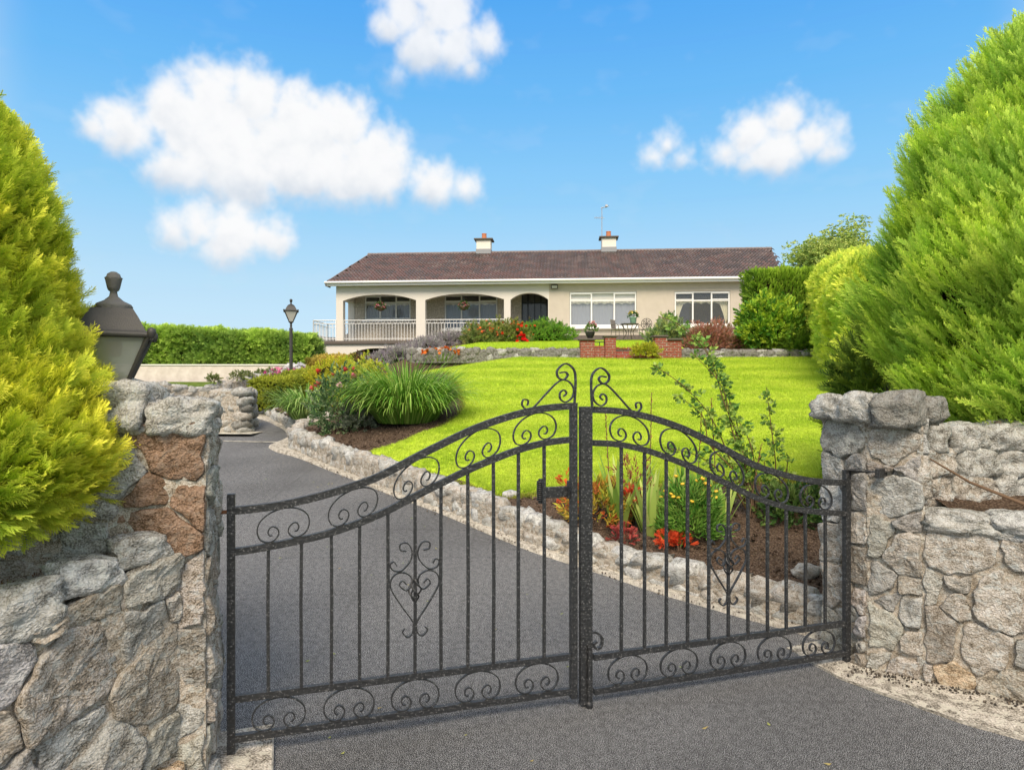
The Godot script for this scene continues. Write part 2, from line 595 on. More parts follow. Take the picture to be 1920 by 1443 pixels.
func view_and_light() -> void:
	var cam := Camera3D.new()
	cam.name = "camera"
	cam.keep_aspect = Camera3D.KEEP_HEIGHT
	cam.fov = rad_to_deg(2.0 * atan(721.5 / F))
	cam.near = 0.05
	cam.far = 9000.0
	cam.position = Vector3(0, EYE, 0)
	add_child(cam)
	var exposure := 3.1
	var env := Environment.new()
	env.background_mode = Environment.BG_SKY
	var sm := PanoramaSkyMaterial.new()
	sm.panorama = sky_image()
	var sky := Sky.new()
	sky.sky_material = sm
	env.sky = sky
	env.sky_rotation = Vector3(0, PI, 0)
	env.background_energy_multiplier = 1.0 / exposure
	env.tonemap_mode = Environment.TONE_MAPPER_LINEAR
	env.tonemap_exposure = exposure
	env.sdfgi_enabled = true
	env.ssao_enabled = true
	env.ssil_enabled = true
	var we := WorldEnvironment.new()
	we.name = "environment"
	we.environment = env
	add_child(we)
	# hazy, soft sun high behind the left shoulder
	var sun := DirectionalLight3D.new()
	sun.name = "sun"
	sun.light_energy = 0.42
	sun.light_color = Color(1.0, 0.93, 0.83)
	sun.light_angular_distance = 26.0
	sun.shadow_enabled = true
	sun.rotation = Vector3(deg_to_rad(-46), deg_to_rad(-4), 0)
	add_child(sun)


# ---------- ground ----------
func ground() -> void:
	var s := Shape.new()
	# the land: level by the road, climbing with the drive, out to the horizon
	s.col = Color(1, 1, 1)
	var xs := [-3500.0, -600.0, -120.0, -40.0, -24.0, -16.0, -12.0, -8.0, -4.0, 0.0, 4.0, 8.0, 12.0, 16.0, 24.0, 40.0, 120.0, 600.0, 3500.0]
	var ds := [-3500.0, -600.0, -100.0, -30.0, -8.0, 0.0, 4.3, 6.0, 8.0, 11.0, 14.0, 17.0, 20.0, 23.0, 26.0, 29.0, 34.0, 45.0, 100.0, 600.0, 3500.0]
	for j in ds.size():
		for k in xs.size():
			var d: float = ds[j]
			s.vert(P(xs[k], minf(hr(minf(d, 29.0)), 2.2) - 0.06 - (maxf(0, d - 60.0) * 0.012), d))
	for j in ds.size() - 1:
		for k in xs.size() - 1:
			var p: int = j * xs.size() + k
			s.tri(p, p + xs.size(), p + xs.size() + 1)
			s.tri(p, p + xs.size() + 1, p + 1)
	structure("ground", s.mesh(), M.rough_grass)

	# tarmac drive
	s = Shape.new()
	var stain := noise(FastNoiseLite.TYPE_SIMPLEX, 0.35, 4, 21)
	s.grid(70, 140, func(u, t):
		var d: float = lerpf(-3.0, 28.5, t)
		var x: float = lerpf(-11.0, 5.0, u)
		return P(x, hr(d) + lump.get_noise_2d(x * 60.0, d * 60.0) * 0.006, d),
		func(p): 
			var k: float = 0.95 + 0.3 * stain.get_noise_2d(p.x, p.z)
			return Color(k, k, k))
	structure("driveway", s.mesh(), M.asphalt)

	# white joints across the drive
	for q in [[12.9, -7.2, -4.2], [17.6, -9.0, -6.2]]:
		s = Shape.new()
		s.grid(14, 1, func(u, t):
			var x: float = lerpf(q[1], q[2], u)
			var d: float = q[0] + 0.02 * sin(x * 3.0) - u * 0.25 + t * 0.06
			return P(x, hr(d) + 0.012, d))
		structure("drive_joint", s.mesh(), M.pale_concrete)

	# concrete strip along the low wall and round the planted nose
	s = Shape.new()
	s.grid(180, 4, func(u, t):
		var d: float = lerpf(4.62, 19.5, u)
		var x: float = lerp_table(EDGE, d)
		var wob: float = 0.03 * lump.get_noise_2d(d * 40.0, 3.0)
		var wide: float = 0.3 + 0.35 * exp(-pow((d - 12.4) / 0.7, 2)) + 0.5 * exp(-pow((d - 16.9) / 0.8, 2))
		var q := [0.1, -0.02, -0.45, -0.97, -1.0]
		var h := [0.02, 0.034, 0.026, 0.02, -0.02]
		var k: int = int(round(t * 4))
		return P(x + 0.1 + q[k] * (wide + wob) * 0.62, hr(d) + h[k], d + q[k] * (wide + wob) * 0.42))
	structure("concrete_strip", s.mesh(), M.concrete)

	# concrete aprons by the gate posts
	s = Shape.new()
	var ap := [[2.2, 4.75, 1.83, 4.62], [2.2, 4.3, 1.98, 4.16], [2.42, 4.12, 2.18, 3.86], [2.84, 3.84, 2.5, 3.48], [3.7, 3.3, 3.3, 2.95], [5.5, 2.4, 5.0, 2.0]]
	var line_a := []
	var line_b := []
	for q in ap:
		line_a.append(Vector3(q[0] + 0.12, 0.024, -q[1] - 0.1))
		line_b.append(Vector3(q[2], 0.02, -q[3]))
	line_a = spline(line_a, 6)
	line_b = spline(line_b, 6)
	for k in line_b.size():
		var w: float = 0.025 * lump.get_noise_2d(k * 23.0, 9.0)
		line_b[k] += Vector3(w, 0, w)
	for k in line_a.size() - 1:
		s.quad(line_b[k], line_a[k], line_a[k + 1], line_b[k + 1])
		s.quad(line_b[k] - Vector3(0, 0.04, 0), line_b[k], line_b[k + 1], line_b[k + 1] - Vector3(0, 0.04, 0))
	structure("concrete_apron", s.mesh(), M.concrete)
	s = Shape.new()
	s.box(Vector3(-1.27, 0.004, -3.23), Vector3(0.3, 0.05, 0.62), Basis(Vector3.UP, 0.32), 0.008)
	structure("concrete_apron", s.mesh(), M.concrete)

	# soil of the garden inside the low wall
	s = Shape.new()
	var clod := noise(FastNoiseLite.TYPE_SIMPLEX, 9.0, 4, 31, 0.6)
	s.grid(150, 150, func(u, t):
		var d: float = 4.62 + 15.8 * pow(t, 1.5)
		var x0: float = lerp_table(EDGE, d) + 0.06
		var x: float = lerpf(x0, 15.0, pow(u, 1.8))
		var near: float = clampf(1.6 - d * 0.06, 0.3, 1.0)
		return G(x, d, clod.get_noise_2d(x, d) * 0.035 * near - 0.012))
	structure("garden_soil", s.mesh(), M.soil)

	# main lawn
	s = Shape.new()
	s.grid(90, 110, lawn_point)
	structure("lawn", s.mesh(), M.turf)
	# gravel path to the right of it
	s = Shape.new()
	s.grid(6, 40, func(u, t):
		var d: float = lerpf(8.2, 20.3, t)
		var x: float = lerp_table(LAWN_R, d) - 0.15 + u * 1.5
		return G(x, d, 0.008))
	structure("gravel_path", s.mesh(), M.gravel)
	s = Shape.new()
	s.grid(16, 3, func(u, t):
		return G(lerpf(4.9, 6.4, u), 19.95 + t * 0.4 - 0.25 * u * u, 0.03))
	structure("gravel_path", s.mesh(), M.gravel)

	# upper terrace in front of the house, its bank falling to the drive
	s = Shape.new()
	s.grid(60, 50, func(u, t):
		var d: float = lerpf(20.42, 30.5, t)
		var x: float = lerpf(lerp_table(EDGE, d), 20.0, pow(u, 1.2))
		return G(x, d, clod.get_noise_2d(x, d) * 0.03 - 0.02))
	structure("terrace_soil", s.mesh(), M.soil)
	s = Shape.new()
	s.grid(40, 20, func(u, t):
		var d: float = lerpf(20.62, 27.0, t)
		var x: float = lerpf(lerp_table([[20.4, -2.0], [21.5, -1.75], [24.0, -1.3], [27.5, -1.2]], d), 5.2, u)
		var edge: float = clampf((d - 20.62) / 0.5, 0, 1)
		return G(x, d, 0.03 - 0.1 * (1.0 - edge) * (1.0 - edge)))
	structure("upper_lawn", s.mesh(), M.turf)
	# paving before the front windows
	s = Shape.new()
	s.grid(12, 2, func(u, t): return P(lerpf(1.0, 11.0, u), upper_plane(27.0) + 0.035, lerpf(26.7, 28.4, t)))
	structure("terrace_paving", s.mesh(), M.pale_concrete)

	# strip of grass beyond the rubble wall on the left
	s = Shape.new()
	s.grid(20, 8, func(u, t):
		var d: float = lerpf(19.0, 23.9, t)
		return P(lerpf(-17.0, -7.6 + t * 0.3, u), hr(d) + 0.05 + 0.1 * t, d))
	structure("verge", s.mesh(), M.rough_grass)

	# far hill
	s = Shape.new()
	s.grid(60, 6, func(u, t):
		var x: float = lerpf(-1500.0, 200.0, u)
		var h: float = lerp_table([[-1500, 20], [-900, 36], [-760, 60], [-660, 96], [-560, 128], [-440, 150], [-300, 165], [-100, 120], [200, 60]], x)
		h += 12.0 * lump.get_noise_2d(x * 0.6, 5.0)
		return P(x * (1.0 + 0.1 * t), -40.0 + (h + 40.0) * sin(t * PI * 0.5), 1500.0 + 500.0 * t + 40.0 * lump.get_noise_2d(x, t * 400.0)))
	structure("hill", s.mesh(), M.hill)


const LAWN_L := [[7.7, -0.12], [9.0, -1.2], [9.9, -1.93], [10.15, -2.12], [10.4, -1.7], [11.2, -1.14], [12.2, -0.92], [13.1, -0.89], [15.5, -1.2], [18.0, -1.7], [20.4, -2.6]]
const LAWN_R := [[8.2, 4.7], [11.0, 5.9], [14.25, 6.95], [15.6, 7.4], [18.4, 8.4], [20.4, 8.9]]


func lawn_point(u: float, t: float) -> Vector3:
	var d := lerpf(7.7, 20.38, t)
	var x0 := lerp_table(LAWN_L, d)
	var x1 := lerp_table(LAWN_R, d)
	var x := lerpf(x0, x1, u)
	d += 0.62 * (1.0 - pow(1.0 - u, 2.2)) * pow(1.0 - t, 4.0) + 0.03 * lump.get_noise_2d(x * 90.0, 1.0) * pow(1.0 - t, 30.0)
	var rim := minf(minf(u * (x1 - x0), (1.0 - u) * (x1 - x0)), t * 12.0)
	return G(x, d, 0.045 * smoothstep(-0.02, 0.08, rim) - 0.01 + 0.02 * lump.get_noise_2d(x * 12.0, d * 12.0))


# ---------- stone ----------
func clip_half(poly: PackedVector2Array, m: Vector2, n: Vector2) -> PackedVector2Array:
	var out := PackedVector2Array()
	var k := poly.size()
	for i in k:
		var a := poly[i]
		var b := poly[(i + 1) % k]
		var da := (a - m).dot(n)
		var db := (b - m).dot(n)
		if da <= 0.0:
			out.append(a)
		if (da < 0.0 and db > 0.0) or (da > 0.0 and db < 0.0):
			out.append(a.lerp(b, da / (da - db)))
	return out


# irregular stones that fill a w x h face; sizes from big to small
func cells(w: float, h: float, big: float, small: float, stretch: float) -> Array:
	var seeds := []
	var rad := []
	for k in 900:
		var r := lerpf(big, small, pow(clampf(k / 700.0, 0, 1), 0.55)) * rf(0.85, 1.1)
		var p := Vector2(rf(0, w), rf(0, h) * stretch)
		var ok := true
		for j in seeds.size():
			if seeds[j].distance_to(p) < (r + rad[j]) * 0.5:
				ok = false
				break
		if ok:
			seeds.append(p)
			rad.append(r)
	var out := []
	for i in seeds.size():
		var poly := PackedVector2Array([Vector2(0, 0), Vector2(w, 0), Vector2(w, h * stretch), Vector2(0, h * stretch)])
		for j in seeds.size():
			if j == i or seeds[i].distance_to(seeds[j]) > big * 3.0:
				continue
			# weighted so that big stones stay big
			var d2: float = seeds[i].distance_squared_to(seeds[j])
			var f: float = clampf(0.5 + 0.5 * (rad[i] * rad[i] - rad[j] * rad[j]) * 0.25 / d2, 0.2, 0.8)
			poly = clip_half(poly, seeds[i].lerp(seeds[j], f), seeds[j] - seeds[i])
			if poly.size() < 3:
				break
		if poly.size() >= 3:
			for k in poly.size():
				poly[k].y /= stretch
			out.append(poly)
	return out


func stone_shape(poly: PackedVector2Array, gap: float, h: float, fr: Transform3D, tint: Color, fine: float) -> ArrayMesh:
	var sh := Geometry2D.offset_polygon(poly, -gap)
	if sh.is_empty() or sh[0].size() < 3:
		return null
	var p: PackedVector2Array = sh[0]
	var area := 0.0
	var mid := Vector2.ZERO
	for k in p.size():
		mid += p[k]
		area += p[k].cross(p[(k + 1) % p.size()])
	mid /= p.size()
	if absf(area) < 0.0012:
		return null
	# outline, subdivided, corners rounded off and edges uneven
	var o := []
	for k in p.size():
		var a := p[k]
		var b := p[(k + 1) % p.size()]
		var n := maxi(2, int(a.distance_to(b) / fine))
		for j in n:
			o.append(a.lerp(b, float(j) / n))
	var q := []
	for k in o.size():
		var s: Vector2 = (o[k] * 6.0 + o[k - 1] + o[(k + 1) % o.size()]) * 0.125
		var jit := lump.get_noise_2d(s.x * 900.0 + fr.origin.x * 500.0, s.y * 900.0 + fr.origin.z * 300.0)
		var q0: Vector2 = s + (s - mid).normalized() * jit * (gap + 0.004) * 1.3
		q.append(q0)
	var m := Shape.new()
	m.col = tint
	var tilt := Vector2(rf(-0.12, 0.12), rf(-0.12, 0.12))
	var prof := [[1.0, -0.03], [1.0, h * 0.45], [0.97, h * 0.85], [0.9, h * 1.0], [0.72, h * 1.05], [0.5, h * 1.05], [0.25, h * 1.03]]
	var n := q.size()
	for r in prof.size():
		for k in n:
			var s: Vector2 = mid + (q[k] - mid) * prof[r][0]
			var z: float = prof[r][1]
			var w3: Vector3 = fr * Vector3(s.x, s.y, 0)
			if r > 0:
				z += (s - mid).dot(tilt) + h * 0.6 * lump.get_noise_3dv(w3 * 420.0) * (0.5 if r == 1 else 1.0)
				if r > 1:
					z += h * 0.35 * lump.get_noise_3dv(w3 * 1300.0 + Vector3(9, 9, 9)) + h * 0.3 * lump.get_noise_3dv(w3 * 3400.0)
			m.vert(fr * Vector3(s.x, s.y, maxf(z, -0.03)))
	for r in prof.size() - 1:
		for k in n:
			var a := r * n + k
			var b := r * n + (k + 1) % n
			m.tri(a, a + n, b + n)
			m.tri(a, b + n, b)
	var c := m.vert(fr * Vector3(mid.x, mid.y, h * 1.0))
	for k in n:
		m.tri((prof.size() - 1) * n + k, c, (prof.size() - 1) * n + (k + 1) % n)
	return m.mesh()


# stones over one plane face of a wall. fr: origin at the lower corner, x along, y up, z out
func stone_face(parent: Node, fr: Transform3D, w: float, h: float, big: float, small: float, stretch: float, gap: float, proud: float, pal: Array, marks := [], fine := 0.035) -> void:
	for poly in cells(w, h, big, small, stretch):
		var mid := Vector2.ZERO
		for q in poly:
			mid += q
		mid /= poly.size()
		var key: String = pal[rng.randi() % pal.size()]
		for k in marks:
			if mid.distance_to(Vector2(k[0], k[1])) < k[2]:
				key = k[3]
		var b := rf(0.68, 1.15)
		var mesh := stone_shape(poly, gap * rf(0.6, 1.5), proud * rf(0.5, 1.5), fr, Color(b, b * rf(0.96, 1.0), b * rf(0.92, 1.0)), fine)
		if mesh:
			part("stone", mesh, M[key], parent)


# one rounded boulder about 1 m across, for copings and rubble
func rock_mesh(seed_: int, n := 5, power := 3.6, amp := 0.16) -> ArrayMesh:
	var s := Shape.new()
	var ids := {}
	var nz := noise(FastNoiseLite.TYPE_SIMPLEX, 1.1, 4, seed_, 0.55)
	for ax in 3:
		for sg in [-1.0, 1.0]:
			var at := []
			for j in n + 1:
				for k in n + 1:
					var c := [0.0, 0.0, 0.0]
					c[ax] = sg
					c[(ax + 1) % 3] = (2.0 * k / n - 1.0) * sg
					c[(ax + 2) % 3] = 2.0 * j / n - 1.0
					var p := Vector3(c[0], c[1], c[2])
					var key := Vector3i((p * 1000.0).round())
					if not ids.has(key):
						var l := pow(pow(absf(p.x), power) + pow(absf(p.y), power) + pow(absf(p.z), power), 1.0 / power)
						var q := p / l * 0.5
						q += q.normalized() * nz.get_noise_3dv(q * 1.6) * amp * 1.2 + q.normalized() * nz.get_noise_3dv(q * 5.0 + Vector3(5, 5, 5)) * amp * 0.45
						ids[key] = s.vert(q)
					at.append(ids[key])
			for j in n:
				for k in n:
					var a: int = at[j * (n + 1) + k]
					var b: int = at[j * (n + 1) + k + 1]
					var d: int = at[(j + 1) * (n + 1) + k]
					var e: int = at[(j + 1) * (n + 1) + k + 1]
					s.tri(a, d, e)
					s.tri(a, e, b)
	return s.mesh()


var rocks := []
var pebbles := []


func rock(parent: Node, p: Vector3, size: Vector3, yaw: float, key: String, far := false) -> void:
	var lib: Array = pebbles if far else rocks
	var o := part("stone", lib[rng.randi() % lib.size()], M[key], parent)
	o.transform = Transform3D(Basis(Vector3.UP, yaw) * Basis(Vector3.RIGHT, rf(-0.09, 0.09)) * Basis(Vector3.BACK, rf(-0.1, 0.1)) * Basis.from_scale(size), p)


# mortar body under the stones: footprint [x, d] anticlockwise seen from above, uneven faces
func mortar_body(parent: Node, foot: Array, h0: float, h1: float, fine := 0.12) -> void:
	var s := Shape.new()
	var n := foot.size()
	for k in n:
		var a := P(foot[k][0], 0, foot[k][1])
		var b := P(foot[(k + 1) % n][0], 0, foot[(k + 1) % n][1])
		s.grid(maxi(2, int(a.distance_to(b) / fine)), maxi(2, int((h1 - h0) / fine)), func(u, t):
			var p := a.lerp(b, u) + Vector3(0, lerpf(h0, h1, t), 0)
			var edge: float = sin(u * PI)
			return p + (Vector3(lump.get_noise_3dv(p * 300.0), 0, lump.get_noise_3dv(p * 300.0 + Vector3(99, 0, 0))) * 0.014 + b.direction_to(a).cross(Vector3.UP) * -0.004) * minf(1.0, edge * 4.0))
	var top := []
	var mid := Vector3.ZERO
	for q in foot:
		top.append(P(q[0], h1, q[1]))
		mid += top[-1] / n
	for k in n:
		s.flat3(mid, top[(k + 1) % n], top[k])
	part("mortar", s.mesh(), M.mortar, parent)


# ---------- entrance walls ----------
const GD := Vector3(0.952, 0, -0.306)     # along the gate, left to right


func entrance_walls() -> void:
	for k in 9:
		rocks.append(rock_mesh(100 + k, 8, 5.0, 0.15))
	for k in 9:
		pebbles.append(rock_mesh(200 + k, 3, 3.2, 0.24))
	var grey := ["stone_grey", "stone_grey", "stone_warm", "stone_pale", "stone_grey", "stone_warm"]

	# left pillar: corner towards the gate at (-1.335, 3.02)
	var t := thing("stone_gate_pillar", "rough stone gate pillar on the left with a reddish block and lantern on top", "pillar", P(-1.7, 0, 3.15), 0, "stone gate pillars")
	var base := t.position
	var c := Vector3(-1.335, 0, -3.02) - base
	var back := Vector3(-0.306, 0, -0.952)
	var fp := []
	for q in [c, c + back * 0.46, c + back * 0.46 - GD * 0.78, c - GD * 0.78]:
		fp.append([q.x, -q.z])
	mortar_body(t, fp, -0.05, 1.63, 0.09)
	var zf := GD.cross(Vector3.UP)
	stone_face(t, Transform3D(Basis(GD, Vector3.UP, zf), c - GD * 0.78), 0.78, 1.62, 0.36, 0.13, 1.25, 0.005, 0.018, ["stone_grey", "stone_warm", "stone_dark", "stone_grey", "stone_grey"], [[0.67, 1.36, 0.17, "stone_red"], [0.67, 1.12, 0.12, "stone_red"]], 0.03)
	stone_face(t, Transform3D(Basis(back, Vector3.UP, GD), c), 0.46, 1.62, 0.3, 0.12, 1.3, 0.008, 0.026, grey, [], 0.035)
	for q in [[0.12, 0.1, 1.645, 0.3, 0.17, 0.3, "stone_grey"], [0.36, 0.12, 1.69, 0.34, 0.24, 0.34, "stone_grey"], [0.62, 0.14, 1.66, 0.3, 0.18, 0.32, "stone_dark"], [0.14, 0.35, 1.64, 0.32, 0.18, 0.28, "stone_warm"], [0.45, 0.36, 1.64, 0.36, 0.18, 0.26, "stone_grey"], [0.66, 0.36, 1.63, 0.24, 0.16, 0.24, "stone_grey"]]:
		rock(t, c - GD * q[0] + back * q[1] + Vector3(0, q[2] - 0.02, 0), Vector3(q[3], q[4], q[5]), 0.3 + rf(-0.2, 0.2), q[6])

	# left flank wall running out towards the road, a planting bed behind it
	t = thing("stone_wall", "low splayed stone wall left of the gate with jagged coping stones and a planting bed", "wall", P(-1.4, 0, 1.8), 0, "splayed entrance walls")
	base = t.position
	var a := Vector3(-1.43, 0, -2.985) - base
	var out := Vector3(-0.457, 0, 0.886)
	var b := a + out * 1.75
	var al := -out
	var n := al.cross(Vector3.UP)
	var fall := 0.26
	var crest := func(u: float) -> float: return 1.1 - fall * u      # u metres from the pillar
	var s := Shape.new()
	s.grid(26, 14, func(x, y):
		var u: float = 1.75 * (1.0 - x)
		var p: Vector3 = b.lerp(a, x) + Vector3(0, lerpf(-0.08, crest.call(u) - 0.03, y), 0)
		return p + n * 0.014 * lump.get_noise_3dv(p * 300.0))
	s.grid(26, 3, func(x, y):
		var u: float = 1.75 * (1.0 - x)
		return b.lerp(a, x) - n * 0.3 * y + Vector3(0, crest.call(u) - 0.03 - 0.04 * y, 0))
	s.grid(20, 6, func(x, y):
		var u: float = 1.75 * (1.0 - x)
		return b.lerp(a, x) - n * 0.3 + Vector3(0, lerpf(-0.08, crest.call(u) - 0.07, 1.0 - y), 0))
	part("mortar", s.mesh(), M.mortar, t)
	var long := a.distance_to(b)
	var low: float = crest.call(long) - 1.3
	stone_face(t, Transform3D(Basis(al + Vector3.UP * fall, Vector3.UP, n), b + Vector3(0, low, 0)), long, 1.27, 0.4, 0.11, 1.15, 0.007, 0.024, ["stone_grey", "stone_pale", "stone_warm", "stone_grey", "stone_warm"], [[long - 0.12, 0.3, 0.09, "stone_orange"], [long - 0.62, 0.3, 0.08, "stone_orange"]], 0.026)
	var u := 0.03
	while u < long - 0.1:
		var w := rf(0.15, 0.27)
		var hh := rf(0.12, 0.2)
		rock(t, a + out * (u + w * 0.5) - n * rf(0.06, 0.09) + Vector3(0, crest.call(u + w * 0.5) + hh * 0.16, 0), Vector3(w * 1.02, hh, rf(0.15, 0.2)), atan2(-al.z, al.x) + rf(-0.2, 0.2), ["stone_pale", "stone_grey", "stone_warm", "stone_pale"][rng.randi() % 4])
		u += w * 0.97
	# ground of the bed, sloping with the wall
	s = Shape.new()
	s.grid(30, 30, func(x, y):
		var p: Vector3 = a + out * lerpf(-0.12, 1.8, y) - n * lerpf(0.12, 1.9, x)
		p.y = crest.call(lerpf(-0.12, 1.8, y)) - 0.045 + 0.12 * x + 0.02 * lump.get_noise_2d(p.x * 500, p.z * 500) + 0.015 * lump.get_noise_2d(p.x * 1600, p.z * 1600)
		return p)
	part("bed_soil", s.mesh(), M.soil, t)
	s = Shape.new()
	s.grid(10, 4, func(x, y):
		var p: Vector3 = a + out * 1.75 - n * lerpf(0.0, 1.9, 1.0 - x)
		p.y = lerpf(-0.1, crest.call(1.75) - 0.05 + 0.12 * (1.0 - x), 1.0 - y)
		return p)
	part("bed_fill", s.mesh(), M.soil, t)

	# right pillar
	t = thing("stone_gate_pillar", "rough stone gate pillar on the right, grey cap stones, hinge bracket on its face", "pillar", P(2.3, 0, 4.4), 0, "stone gate pillars")
	base = t.position
	var bl := P(2.09, 0, 4.66) - base
	var fl := P(2.205, 0, 4.3) - base
	var fr := P(2.44, 0, 4.11) - base
	var br := P(2.66, 0, 4.6) - base
	fp = []
	for q in [bl, br, fr, fl]:
		fp.append([q.x, -q.z])
	mortar_body(t, fp, -0.05, 1.6, 0.09)
	for e in [[bl, fl], [fl, fr], [fr, br]]:
		var d: Vector3 = e[1] - e[0]
		var dn := d.normalized()
		stone_face(t, Transform3D(Basis(dn, Vector3.UP, dn.cross(Vector3.UP)), e[0]), d.length(), 1.58, 0.34, 0.1, 1.3, 0.007, 0.02, ["stone_grey", "stone_warm", "stone_warm", "stone_grey", "stone_pale"], [], 0.028)
	var caps := [[2.15, 4.58, 1.645, 0.26, 0.17, 0.26], [2.21, 4.37, 1.655, 0.22, 0.19, 0.22], [2.37, 4.23, 1.65, 0.36, 0.21, 0.26], [2.53, 4.3, 1.64, 0.22, 0.18, 0.26], [2.36, 4.5, 1.65, 0.34, 0.18, 0.3], [2.58, 4.52, 1.63, 0.24, 0.16, 0.24]]
	for q in caps:
		rock(t, P(q[0], q[2] - 0.03, q[1]) - base, Vector3(q[3], q[4], q[5]), 0.6 + rf(-0.2, 0.2), ["stone_grey", "stone_dark"][rng.randi() % 2])
	s = Shape.new()
	s.box(P(2.27, 1.235, 4.235) - base, Vector3(0.17, 0.055, 0.03), Basis(Vector3.UP, 0.69), 0.004)
	s.tube([P(2.315, 1.235, 4.18) - base, P(2.32, 1.235, 4.205) - base], [0.012, 0.012], 8)
	s.tube([P(2.13, 1.235, 4.36) - base, P(2.24, 1.235, 4.27) - base], [0.011, 0.011], 8)
	part("hinge_bracket", s.mesh(), M.iron, t)

	# right flank wall curving out to the road
	t = thing("stone_wall", "low splayed stone wall right of the gate under the tall green conifer", "wall", P(3.2, 0, 3.8), 0, "splayed entrance walls")
	base = t.position
	var way := [P(2.44, 0, 4.11) - base, P(2.86, 0, 3.82) - base, P(3.5, 0, 3.46) - base, P(4.6, 0, 2.9) - base]
	for k in 3:
		var e0: Vector3 = way[k]
		var e1: Vector3 = way[k + 1]
		var d := (e1 - e0).normalized()
		var nn := d.cross(Vector3.UP)
		fp = []
		for q in [e0, e0 - nn * 0.34, e1 - nn * 0.34, e1]:
			fp.append([q.x, -q.z])
		mortar_body(t, fp, -0.05, 0.92, 0.1)
		var L := e0.distance_to(e1)
		stone_face(t, Transform3D(Basis(d, Vector3.UP, nn), e0), L, 0.93, 0.42, 0.1, 1.0, 0.008, 0.02, ["stone_grey", "stone_warm", "stone_pale", "stone_grey", "stone_warm"], [[0.2, 0.12, 0.12, "stone_orange"], [0.5, 0.75, 0.1, "stone_orange"]], 0.028)
		u = 0.0
		while u < L - 0.05:
			var w := rf(0.24, 0.36)
			rock(t, e0 + d * (u + w * 0.5) - nn * 0.13 + Vector3(0, 0.955, 0), Vector3(w * 1.08, rf(0.14, 0.2), 0.33), atan2(-d.z, d.x) + rf(-0.12, 0.12), ["stone_pale", "stone_grey", "stone_grey"][rng.randi() % 3])
			u += w * 0.95
	# ground behind it, and the inner wall in the shade of the conifer
	s = Shape.new()
	s.grid(12, 12, func(x, y):
		var p := P(lerpf(2.75, 6.5, x), 0.98 - 0.6 * smoothstep(0.85, 1.0, y), lerpf(3.3 + 0.6 * (1.0 - x), 5.7, y))
		return p + Vector3(0, 0.05 * lump.get_noise_2d(p.x * 200, p.z * 200) + 0.1 * y, 0) - base)
	part("bed_soil", s.mesh(), M.soil, t)
	for row in 3:
		u = 0.0
		while u < 0.6:
			var w := rf(0.22, 0.4)
			rock(t, P(2.62 + u + w * 0.5, 1.08 + row * 0.17, 4.62 + 0.12 * u) - base, Vector3(w, rf(0.17, 0.22), 0.26), rf(-0.15, 0.15), ["stone_warm", "stone_grey"][rng.randi() % 2])
			u += w * 0.95


# low wall of rounded stones that holds the garden along the drive, and other rubble
func rubble(t: Node, path: Array, rows: int, hgt: Callable, low: Callable, len0: float, depth: float, pal: Array, body := true, fill := "mortar") -> void:
	var base: Vector3 = t.position
	var total := 0.0
	for k in path.size() - 1:
		total += path[k].distance_to(path[k + 1])
	for row in rows:
		var u := rf(-0.1, 0.0)
		while u < total:
			var w := len0 * rf(0.65, 1.35)
			var at := _along(path, u + w * 0.5)
			var p: Vector3 = at[0]
			var dir: Vector3 = at[1]
			var y0: float = low.call(p)
			var y1: float = hgt.call(p)
			var rh := (y1 - y0) / rows
			p.y = y0 + rh * (row + 0.5) + rf(-0.15, 0.15) * rh
			rock(t, p - base, Vector3(w * 1.12, rh * rf(1.1, 1.5), depth * rf(0.85, 1.15)), atan2(-dir.z, dir.x) + rf(-0.15, 0.15), pal[rng.randi() % pal.size()], true)
			u += w * 0.95
	if body:
		var s := Shape.new()
		var n := int(total / 0.25)
		var pts := []
		for k in n + 1:
			pts.append(_along(path, total * k / n))
		for k in n:
			var a: Vector3 = pts[k][0]
			var b: Vector3 = pts[k + 1][0]
			var sa: Vector3 = Vector3.UP.cross(pts[k][1]) * depth * 0.44
			var sb: Vector3 = Vector3.UP.cross(pts[k + 1][1]) * depth * 0.44
			var al: Vector3 = Vector3(0, low.call(a) - 0.06, 0) - base
			var ah: Vector3 = Vector3(0, hgt.call(a) - 0.05, 0) - base
			var bl: Vector3 = Vector3(0, low.call(b) - 0.06, 0) - base
			var bh: Vector3 = Vector3(0, hgt.call(b) - 0.05, 0) - base
			s.quad(a + sa + al, a + sa + ah, b + sb + bh, b + sb + bl)
			s.quad(b - sb + bl, b - sb + bh, a - sa + ah, a - sa + al)
			s.quad(a + sa + ah, a - sa + ah, b - sb + bh, b + sb + bh)
		part("mortar", s.mesh(), M[fill], t)


func _along(path: Array, u: float) -> Array:
	for k in path.size() - 1:
		var l: float = path[k].distance_to(path[k + 1])
		if u <= l or k == path.size() - 2:
			var d: Vector3 = (path[k + 1] - path[k]).normalized()
			return [path[k] + d * minf(u, l), d]
		u -= l
	return []


